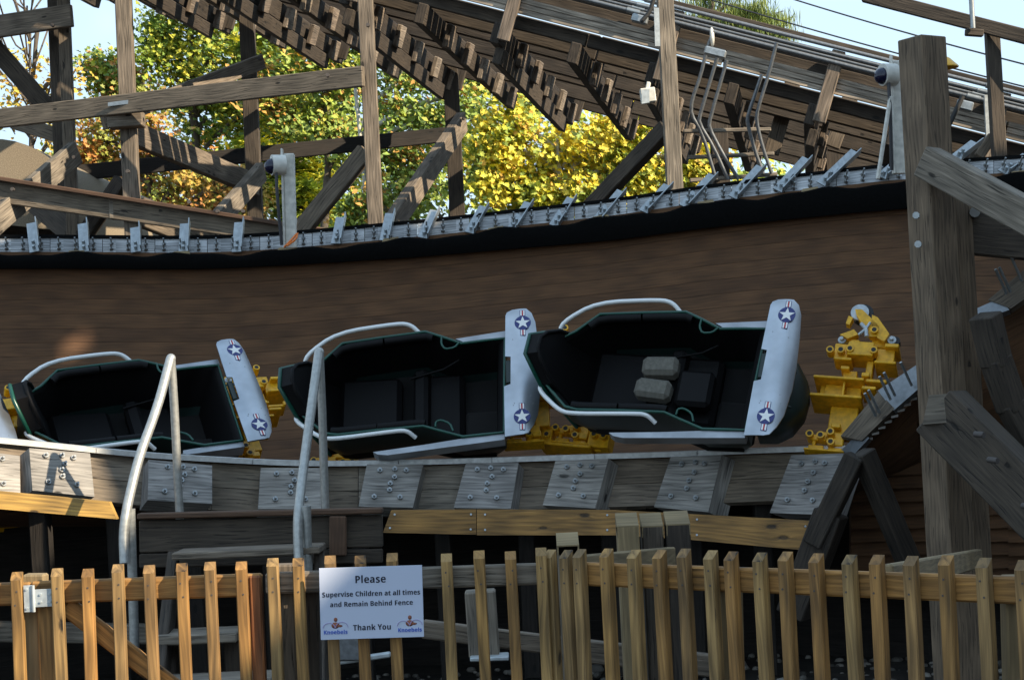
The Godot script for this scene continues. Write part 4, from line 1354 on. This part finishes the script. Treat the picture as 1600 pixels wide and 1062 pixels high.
func build_fixtures():
	for q in [[452, 240, 388, 11.95, 432, 258, "white lamp on a pale upright behind the trough top at the left"], [1403, 95, 272, 11.0, 1386, 117, "white lamp on a pale upright beside the tall post's top"]]:
		var Lm := thing("trough_lamp", q[6], "lamp", P(q[0], q[2], q[3]), "lamps on uprights along the trough top")
		var a := P(q[0] - 1, q[1], q[3]); var b := P(q[0] + 3, q[2], q[3])
		timber(Lm, "upright", b, a, .072, .05, M.post_white, Vector3.RIGHT)
		timber(Lm, "stiffener", b + Vector3(-.04, 0, .03), a + Vector3(-.04, .03, .03), .012, .05, M.post_white, Vector3.RIGHT)
		var c := P(q[4], q[5], q[3] - .05)
		var st := new_st()
		cyl_into(st, c + Vector3(-.03, 0, .02), c + Vector3(.05, 0, -.01), .066, 20)
		put_world(Lm, "housing", st, M.post_white)
		st = new_st()
		sphere_into(st, c + Vector3(-.03, -.008, .02), Vector3(.05, .05, .05), 14, 10)
		put_world(Lm, "lens", st, M.lens)
		st = new_st()
		tube_into(st, [c + Vector3(.0, -.05, .04), c + Vector3(-.0, -.2, .05), b + Vector3(-.055, .02, .05)], .011, 8, true, 1)
		put_world(Lm, "cable", st, M.wire)
		if q[0] > 1000:
			timber(Lm, "stay", P(1392, 150, 10.9), P(1372, 280, 10.85), .022, .02, M.post_white)
	var cd := new_st()
	tube_into(cd, [P(444, 386, 11.85), P(452, 378, 11.8), P(466, 362, 11.9), P(462, 374, 11.82), P(448, 384, 11.8)], .007, 6, true, 1)
	var O := thing("power_cord", "orange cord looped at the foot of the left lamp upright", "cord", P(452, 380, 11.9))
	put_world(O, "cord", cd, M.orange_cord)
	var Fl := thing("floodlight", "small square grey floodlight hanging left of the front lift post", "floodlight", P(1012, 148, 13.5))
	timber(Fl, "housing", P(1001, 151, 13.45), P(1024, 148, 13.45), .105, .09, M.post_white)
	var st := new_st()
	slab(st, [P(1003, 140, 13.36), P(1015, 139, 13.36), P(1015, 160, 13.36), P(1003, 162, 13.36)], Vector3(0, 0, -.01))
	put_world(Fl, "glass_front", st, M.galv_pale)
	timber(Fl, "knuckle", P(1012, 139, 13.45), P(1014, 128, 13.45), .03, .03, M.post_white)
	var W := thing("warning_lamp", "small amber shaded lamp peeping out behind the tall post's top", "lamp", P(1480, 96, 9.6))
	st = new_st()
	var rows := []
	for q in [[.012, .0], [.03, -.01], [.05, -.03], [.075, -.055], [.074, -.06]]:
		var rw := []
		for j in 16: rw.append(P(1475, 88, 9.6) + Vector3(cos(TAU * j / 16) * q[0], q[1], sin(TAU * j / 16) * q[0]))
		rows.append(rw)
	loft_into(st, rows, Vector3(0, 1, 0), .5, true)
	put_world(W, "shade", st, M.amber)
	st = new_st()
	cyl_into(st, P(1473, 78, 9.6), P(1473, 90, 9.6), .014, 8)
	put_world(W, "socket", st, M.navy)
	for q in [["upper thin overhead wire crossing the sky at the right", 1200, -14, 1640, 110, 24.0, 20.0], ["lower thin overhead wire crossing the sky below the upper one", 1100, -4, 1640, 145, 24.5, 20.5], ["short overhead wire between tall post and handrail post", 1400, 98, 1640, 178, 22.0, 20.0]]:
		var Wr := thing("overhead_wire", q[0], "wire", P(q[1], q[2], q[5]), "overhead wires")
		st = new_st()
		var a := P(q[1], q[2], q[5]); var b := P(q[3], q[4], q[6])
		var ps := []
		for i in 13:
			var t := i / 12.0
			ps.append(a.lerp(b, t) + Vector3(0, -.12 * t * (1 - t), 0))
		tube_into(st, ps, .010, 5)
		put_world(Wr, "strand", st, M.wire)

# ---------------------------------------------------------------- trees
func leaf_mesh(pts: Array) -> ArrayMesh:
	var st := new_st()
	var n := pts.size()
	for i in n:
		var a: Array = pts[i]; var b: Array = pts[(i + 1) % n]
		var pa := Vector3(a[0], absf(a[0]) * .35, a[1]); var pb := Vector3(b[0], absf(b[0]) * .35, b[1])
		var nn := (pb).cross(pa).normalized()
		if nn.y < 0: nn = -nn
		tri(st, Vector3.ZERO, pa, pb, nn)
	return st.commit()

func tree(called: String, label: String, trunk: Array, depth: float, blobs: Array, pal: Array, size: float, density: float, kind: String, bark, sd: int):
	rng.seed = sd
	noise.seed = sd
	var tb := P(trunk[0], trunk[1], depth)
	var T := thing(called, label, "tree", Vector3(tb.x, 0, tb.z), "autumn trees behind the coaster")
	var top := P(trunk[2], trunk[3], depth)
	var st := new_st()
	var tr: float = trunk[4]
	var segs := 7
	for i in segs:
		var a := Vector3(tb.x, 0, tb.z).lerp(top, i / float(segs)) + Vector3(sin(i * 1.7 + sd) * .06, 0, cos(i * 2.1) * .06)
		var b := Vector3(tb.x, 0, tb.z).lerp(top, (i + 1) / float(segs)) + Vector3(sin((i + 1) * 1.7 + sd) * .06, 0, cos((i + 1) * 2.1) * .06)
		tube_into(st, [a, b], tr * (1.0 - .75 * (i + .5) / segs), 8, false)
	put_world(T, "trunk", st, bark)
	var limbs := new_st()
	var xs: Array[Transform3D] = []
	var cs: Array[Color] = []
	for bl in blobs:
		var c := P(bl[0], bl[1], depth + (bl[4] if bl.size() > 4 else 0.0))
		var rx: float = bl[2] / F * depth
		var ry: float = bl[3] / F * depth
		var bp := Vector3(tb.x, 0, tb.z).lerp(top, clampf((c.y - ry * 1.1) / top.y, .15, .95))
		tube_into(limbs, [bp, bp.lerp(c, .55) + Vector3(0, .1, 0), c], .035, 6, false, 1)
		var vol := rx * rx * ry
		var ncl := int(clampf(vol * 16.0, 16, 420))
		for j in ncl:
			var v := Vector3(rng.randfn(), rng.randfn(), rng.randfn()).normalized() * pow(rng.randf(), .45)
			var cc := c + Vector3(v.x * rx, v.y * ry, v.z * rx * .9)
			if j % 2 == 0: tube_into(limbs, [c.lerp(cc, .15), c.lerp(cc, .6) + Vector3(0, -.03, 0), cc], .009, 4, false)
			var tone := noise.get_noise_3dv(cc * 90.0)
			var ci := rng.randi() % pal.size()
			var nl := int(density * rng.randf_range(.6, 1.4))
			var cr := rng.randf_range(.16, .34)
			for l in nl:
				var o := Vector3(rng.randfn(), rng.randfn() * .7, rng.randfn()) * cr * .6
				if kind == "pine": o.y *= .35
				if kind == "needle": o = Vector3(o.x, -absf(o.y) * .45, o.z) * .8
				var p := cc + o
				var cl: Color = pal[ci] if rng.randf() < .7 else pal[rng.randi() % pal.size()]
				var br := 1.0 + tone * .35 + rng.randf_range(-.2, .2)
				cs.append(Color(minf(cl.r * br * 1.55, .9), minf(cl.g * br * 1.5, .9), cl.b * br * 1.2))
				var s := size * rng.randf_range(.65, 1.3)
				var up := (Vector3(.42, .55, .42) + Vector3(rng.randfn(), rng.randfn(), rng.randfn()) * .42).normalized()
				var bs := frame_of(up.cross(Vector3(rng.randfn(), rng.randfn(), rng.randfn())), up)
				if kind == "pine": bs = Basis.from_euler(Vector3(rng.randf_range(.0, .5), rng.randf() * TAU, rng.randf_range(-.3, .3)))
				if kind == "needle": bs = Basis.from_euler(Vector3(rng.randf_range(.7, 1.7), rng.randf() * TAU, rng.randf_range(-.4, .4)))
				xs.append(Transform3D(bs.scaled(Vector3.ONE * s), p))
	put_world(T, "limbs", limbs, bark)
	var mm := MultiMesh.new()
	mm.transform_format = MultiMesh.TRANSFORM_3D
	mm.use_colors = true
	mm.mesh = M["leaf_" + kind]
	mm.instance_count = xs.size()
	for i in xs.size():
		mm.set_instance_transform(i, Transform3D(xs[i].basis, xs[i].origin - T.position))
		mm.set_instance_color(i, cs[i])
	var mi := MultiMeshInstance3D.new()
	mi.name = "crown"
	mi.multimesh = mm
	mi.material_override = M.leaf
	mi.set_meta("kind", "stuff")
	T.add_child(mi, true)

func build_trees():
	M.leaf_broad = leaf_mesh([[0, -.55], [.18, -.3], [.36, 0], [.2, .3], [0, .55], [-.2, .3], [-.36, 0], [-.18, -.3]])
	M.leaf_maple = leaf_mesh([[0, -.5], [.14, -.3], [.45, -.28], [.3, .0], [.5, .22], [.2, .24], [0, .62], [-.2, .24], [-.5, .22], [-.3, 0], [-.45, -.28], [-.14, -.3]])
	M.leaf_pine = leaf_mesh([[.03, -.7], [.16, -.5], [.04, -.35], [.2, -.1], [.05, 0], [.2, .3], [.04, .4], [0, .8], [-.04, .4], [-.2, .3], [-.05, 0], [-.2, -.1], [-.04, -.35], [-.16, -.5]])
	M.leaf_needle = leaf_mesh([[.03, -.7], [.05, 0], [.0, .8], [-.05, 0]])
	var green := [Color(.11, .18, .035), Color(.16, .23, .04), Color(.25, .28, .04), Color(.08, .14, .035)]
	var ygreen := [Color(.30, .34, .045), Color(.22, .28, .04), Color(.40, .37, .05), Color(.15, .21, .04)]
	var orange := [Color(.40, .20, .06), Color(.33, .15, .05), Color(.38, .27, .07), Color(.27, .17, .06), Color(.24, .23, .06), Color(.20, .22, .05)]
	var gold := [Color(.56, .46, .06), Color(.50, .43, .06), Color(.42, .41, .06), Color(.26, .31, .05), Color(.55, .45, .06), Color(.48, .42, .08), Color(.46, .29, .06), Color(.16, .22, .05), Color(.22, .26, .05), Color(.34, .36, .04)]
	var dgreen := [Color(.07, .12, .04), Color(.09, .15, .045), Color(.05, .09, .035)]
	var mixed := [Color(.16, .23, .05), Color(.24, .30, .06), Color(.32, .32, .07), Color(.11, .17, .045), Color(.14, .20, .05), Color(.20, .27, .06), Color(.38, .21, .06)]
	tree("maple_tree", "green and yellow maple rising above the orange tree behind the left posts", [300, 420, 300, 10, .16], 30, [[300, 60, 75, 60], [270, 120, 70, 50], [340, 120, 75, 60], [320, 185, 80, 45], [255, 70, 30, 45], [360, 60, 60, 60], [300, 0, 55, 40], [380, 180, 60, 60]], green + [Color(.30, .32, .045), Color(.36, .34, .05)], .085, 65, "maple", M.bark, 101)
	tree("orange_tree", "rust orange sparse tree low behind the left trestle", [250, 430, 230, 170, .09], 27, [[150, 215, 45, 50], [190, 280, 60, 60], [265, 300, 70, 50], [340, 300, 60, 50], [180, 340, 60, 40], [290, 350, 70, 40], [205, 190, 45, 45], [380, 330, 45, 50], [120, 250, 35, 40], [245, 235, 55, 45]], orange, .075, 55, "maple", M.bark, 102)
	tree("young_maple", "small green and orange tree top against the sky between the two left posts", [170, 420, 172, 110, .06], 31, [[170, 130, 35, 35], [160, 105, 22, 18], [185, 160, 35, 35], [205, 140, 30, 40]], ygreen + green + orange.slice(0, 2), .085, 48, "maple", M.bark, 103)
	tree("pine_tree", "soft yellowish pine in the middle behind the left lamp", [465, 430, 465, 60, .14], 29, [[440, 60, 70, 40], [470, 110, 70, 45], [450, 240, 80, 40], [480, 290, 80, 45], [440, 180, 60, 40], [505, 335, 80, 40], [410, 290, 50, 40]], [Color(.32, .36, .06), Color(.42, .40, .07), Color(.22, .29, .07), Color(.14, .21, .07)], .22, 60, "pine", M.bark, 104)
	tree("ash_tree", "green leafed ash with many orange flecks, left of the front posts' gap", [500, 430, 505, 60, .12], 26.5, [[440, 110, 55, 55], [505, 150, 60, 55], [540, 100, 55, 55], [470, 190, 55, 40], [545, 220, 50, 50], [420, 170, 35, 45], [500, 60, 70, 40]], mixed, .085, 55, "broad", M.bark, 105)
	tree("birch_tree", "pale trunked birch behind the second front post", [566, 430, 560, 120, .085], 25, [[620, 130, 50, 60], [650, 190, 50, 50], [600, 240, 50, 50], [660, 270, 55, 50], [625, 320, 60, 35], [700, 150, 35, 50], [560, 330, 40, 35]], mixed + [Color(.15, .21, .06), Color(.12, .18, .05)], .08, 55, "broad", M.birch, 106)
	tree("sycamore_tree", "bright golden yellow sycamore with pale trunk under the lift hill", [880, 430, 874, 150, .075], 24, [[790, 190, 50, 50], [850, 240, 60, 50], [930, 230, 55, 50], [980, 200, 50, 50], [1000, 260, 50, 45], [830, 300, 60, 40], [920, 300, 60, 35], [760, 290, 45, 45], [990, 300, 60, 35], [770, 230, 40, 40], [1085, 270, 35, 30], [1100, 240, 30, 30]], gold, .08, 75, "maple", M.birch, 107)
	tree("hemlock_tree", "hemlock top with drooping feathery boughs above the lift hill", [1120, 430, 1112, -90, .16], 34, [[1135, 25, 55, 5], [1165, 12, 60, 5], [1195, 42, 48, 4], [1100, 2, 60, 7], [1160, 55, 55, 4], [1215, 55, 26, 4], [1140, -20, 50, 10], [1090, 28, 45, 6], [1185, 22, 42, 4], [1120, 62, 60, 5], [1205, 30, 38, 3], [1150, 38, 50, 4]], [Color(.12, .17, .05), Color(.17, .21, .06), Color(.09, .13, .045)], .17, 24, "needle", M.bark, 108)
	tree("bare_tree", "nearly leafless tree with grey branches at the far left against the sky", [40, 430, 52, 20, .10], 28, [[20, 110, 40, 40], [60, 170, 45, 40], [100, 120, 22, 30], [10, 180, 40, 40], [95, 210, 30, 40]], [Color(.34, .27, .05), Color(.26, .22, .05), Color(.4, .24, .05)], .085, 11, "broad", M.bark, 109)
	rng.seed = 77
	var bt := new_st()
	var T := get_node("bare_tree")
	for i in 26:
		var y0 := rng.randf_range(20, 230)
		var p := [P(45 + y0 * .03, y0, 28)]
		var dx := rng.randf_range(-70, 75)
		p.append(P(45 + dx * .5, y0 - rng.randf_range(20, 50), 28 + rng.randf_range(-.6, .6)))
		p.append(P(45 + dx, y0 - rng.randf_range(70, 130), 28 + rng.randf_range(-1, 1)))
		tube_into(bt, p, .014, 5, false, 1)
	put_world(T, "branches", bt, M.bark)
	# darker wood behind
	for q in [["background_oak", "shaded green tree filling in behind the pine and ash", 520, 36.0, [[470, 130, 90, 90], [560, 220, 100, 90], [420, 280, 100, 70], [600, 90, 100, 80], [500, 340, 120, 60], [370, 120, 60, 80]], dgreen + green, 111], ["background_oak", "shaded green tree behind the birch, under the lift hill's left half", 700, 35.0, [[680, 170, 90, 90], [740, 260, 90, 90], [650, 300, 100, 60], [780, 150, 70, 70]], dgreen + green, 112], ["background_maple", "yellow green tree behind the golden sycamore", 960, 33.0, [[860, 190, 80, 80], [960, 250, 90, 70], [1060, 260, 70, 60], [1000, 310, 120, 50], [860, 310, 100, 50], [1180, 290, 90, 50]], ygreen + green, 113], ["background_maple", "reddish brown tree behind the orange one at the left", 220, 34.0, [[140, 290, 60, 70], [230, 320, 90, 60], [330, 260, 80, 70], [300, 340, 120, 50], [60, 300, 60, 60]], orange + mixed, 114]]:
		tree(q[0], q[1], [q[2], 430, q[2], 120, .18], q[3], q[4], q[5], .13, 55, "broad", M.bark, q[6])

# ---------------------------------------------------------------- setting
func build_setting():
	var st := new_st()
	var nx := 60
	noise.seed = 4
	noise.frequency = .35
	for i in nx:
		for j in nx:
			var pp := []
			for q in [[i, j], [i + 1, j], [i + 1, j + 1], [i, j + 1]]:
				var x: float = (q[0] / float(nx) - .5); var z: float = (q[1] / float(nx) - .5)
				var X := signf(x) * pow(absf(x) * 2, 3.0) * 400; var Z := signf(z) * pow(absf(z) * 2, 3.0) * 400 - 10
				pp.append(Vector3(X, noise.get_noise_2d(X, Z) * .05, Z))
			quad(st, pp[0], pp[1], pp[2], pp[3], Vector3.UP, [Vector2.ZERO, Vector2.ZERO, Vector2.ZERO, Vector2.ZERO])
	structure("ground", st, M.dirt, "dark bare earth under the trough and behind the fence")
	var gm := MultiMesh.new()
	gm.transform_format = MultiMesh.TRANSFORM_3D
	gm.use_colors = true
	var ps := new_st()
	sphere_into(ps, Vector3.ZERO, Vector3(1, .6, .8), 6, 4)
	gm.mesh = ps.commit()
	gm.instance_count = 2600
	for i in 2600:
		var s := rng.randf_range(.006, .035) * (1.0 if rng.randf() < .9 else 1.8)
		gm.set_instance_transform(i, Transform3D(Basis.from_euler(Vector3(0, rng.randf() * TAU, 0)).scaled(Vector3.ONE * s), Vector3(rng.randf_range(-3.2, 3.2), .02, rng.randf_range(-11.2, -6.2))))
		var v := rng.randf_range(.05, .28)
		gm.set_instance_color(i, Color(v, v * .92, v * .8))
	var gi := MultiMeshInstance3D.new()
	gi.name = "gravel"
	gi.multimesh = gm
	var gmat := StandardMaterial3D.new()
	gmat.vertex_color_use_as_albedo = true
	gmat.roughness = .9
	gi.material_override = gmat
	gi.set_meta("kind", "stuff")
	gi.set_meta("label", "loose pale gravel scattered on the dark ground under the trough")
	gi.set_meta("category", "gravel")
	add_child(gi, true)
	# unseen house added right of the frame, shaped to shade the trough
	var S := thing("added_shade_house", "brown boarded house added outside the frame to the right, shaped to shade the trough", "shade_blocker", Vector3(11, 0, -2.5))
	var x0 := 8.0; var x1 := 14.0; var z0 := -9.2; var z1 := 4.0
	var wl := new_st()
	var he := func(z: float) -> float: return clampf(6.8 + (-z - .9) * .38, 5.6, 8.0)
	var cuts := [z1, .5, -.9, -4.0]
	for i in 3:
		slab(wl, [Vector3(x0, 0, cuts[i + 1]), Vector3(x0, 0, cuts[i]), Vector3(x0, he.call(cuts[i]), cuts[i]), Vector3(x0, he.call(cuts[i + 1]), cuts[i + 1])], Vector3(.2, 0, 0))
	# added tall false front, opening shaped for the lit wall patch, then lower end
	for q in [[-7.5, -4.0, 0, 9.3], [-7.5, -5.98, 9.3, 9.54], [-5.72, -4.0, 9.3, 9.54], [-7.5, -4.0, 9.54, 10.4], [-8.8, -7.5, 0, 8.5]]:
		slab(wl, [Vector3(x0, q[2], q[0]), Vector3(x0, q[2], q[1]), Vector3(x0, q[3], q[1]), Vector3(x0, q[3], q[0])], Vector3(.2, 0, 0))
	slab(wl, [Vector3(x0, 0, z1), Vector3(x1, 0, z1), Vector3(x1, he.call(z1), z1), Vector3(x0, he.call(z1), z1)], Vector3(0, 0, -.2))
	slab(wl, [Vector3(x0, 0, -8.8), Vector3(x1, 0, -8.8), Vector3(x1, 8.0, -8.8), Vector3(x0, 8.0, -8.8)], Vector3(0, 0, .2))
	put_world(S, "wall", wl, M.siding)
	var rf := new_st()
	for q in [[z1 + .3, -.9], [-.9, -4.0], [-4.0, -8.8]]:
		slab(rf, [Vector3(x0 + .2, he.call(q[1]) - .2, q[1]), Vector3(x1 + .3, he.call(q[1]) - .2, q[1]), Vector3(x1 + .3, he.call(q[0]) - .2, q[0]), Vector3(x0 + .2, he.call(q[0]) - .2, q[0])], Vector3(0, .2, 0))
	put_world(S, "roof", rf, M.roof)
	for z in [-6.5, -3.5, -.5]:
		var w := new_st()
		box_into(w, Transform3D(Basis.IDENTITY, Vector3(x0 - .02, 2.0, z)), Vector3(.06, 1.3, 1.2), .01)
		put_world(S, "window", w, M.dark[0])

func build_sky(env: Environment):
	var n := FastNoiseLite.new(); n.seed = 9; n.frequency = 1.0; n.fractal_octaves = 5
	var w := 768; var h := 384
	var img := Image.create(w, h, false, Image.FORMAT_RGBF)
	for y in h:
		var el := PI * (0.5 - (y + .5) / h)
		for x in w:
			var az := TAU * (x + .5) / w
			var c: Color
			if el > 0:
				var t := pow(clampf(sin(el), 0, 1), .55)
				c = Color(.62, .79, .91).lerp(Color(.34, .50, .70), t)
				var d := Vector3(cos(el) * cos(az), sin(el) * 2.2, cos(el) * sin(az))
				var v := n.get_noise_3dv(d * 2.6) + .35 * n.get_noise_3dv(d * 7.0)
				c = c.lerp(Color(.95, .96, .97), smoothstep(.14, .6, v) * .7)
			else:
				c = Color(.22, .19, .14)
			img.set_pixel(x, y, c)
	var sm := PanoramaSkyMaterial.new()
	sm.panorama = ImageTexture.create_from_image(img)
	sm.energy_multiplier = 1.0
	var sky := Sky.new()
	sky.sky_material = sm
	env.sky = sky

func _ready():
	rng.seed = 12
	cam_xf = Transform3D(Basis.from_euler(Vector3(deg_to_rad(1.95), 0, deg_to_rad(-2.8))), Vector3(0, 1.6, 0))
	var cam := Camera3D.new()
	cam.name = "camera"
	cam.transform = cam_xf
	cam.fov = rad_to_deg(2.0 * atan(531.0 / F))
	cam.near = .1
	cam.far = 1200
	add_child(cam)
	cam.current = true
	var env := Environment.new()
	env.background_mode = Environment.BG_SKY
	env.tonemap_mode = Environment.TONE_MAPPER_LINEAR
	env.tonemap_exposure = 2.0
	env.sdfgi_enabled = true
	env.ssao_enabled = true
	env.ssil_enabled = true
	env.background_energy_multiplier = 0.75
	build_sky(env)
	var we := WorldEnvironment.new()
	we.name = "world_environment"
	we.environment = env
	add_child(we)
	var sun := DirectionalLight3D.new()
	sun.name = "sun"
	sun.basis = Basis.looking_at(-Vector3(.75, .5, .43).normalized())
	sun.light_energy = 1.5
	sun.light_color = Color(1.0, .93, .82)
	sun.light_angular_distance = .5
	sun.shadow_enabled = true
	add_child(sun)
	make_materials()
	build_setting()
	build_trough()
	build_trestle()
	build_lift()
	build_trees()
	rng.seed = 300
	build_train()
	build_front()
	build_fence()
	build_fixtures()
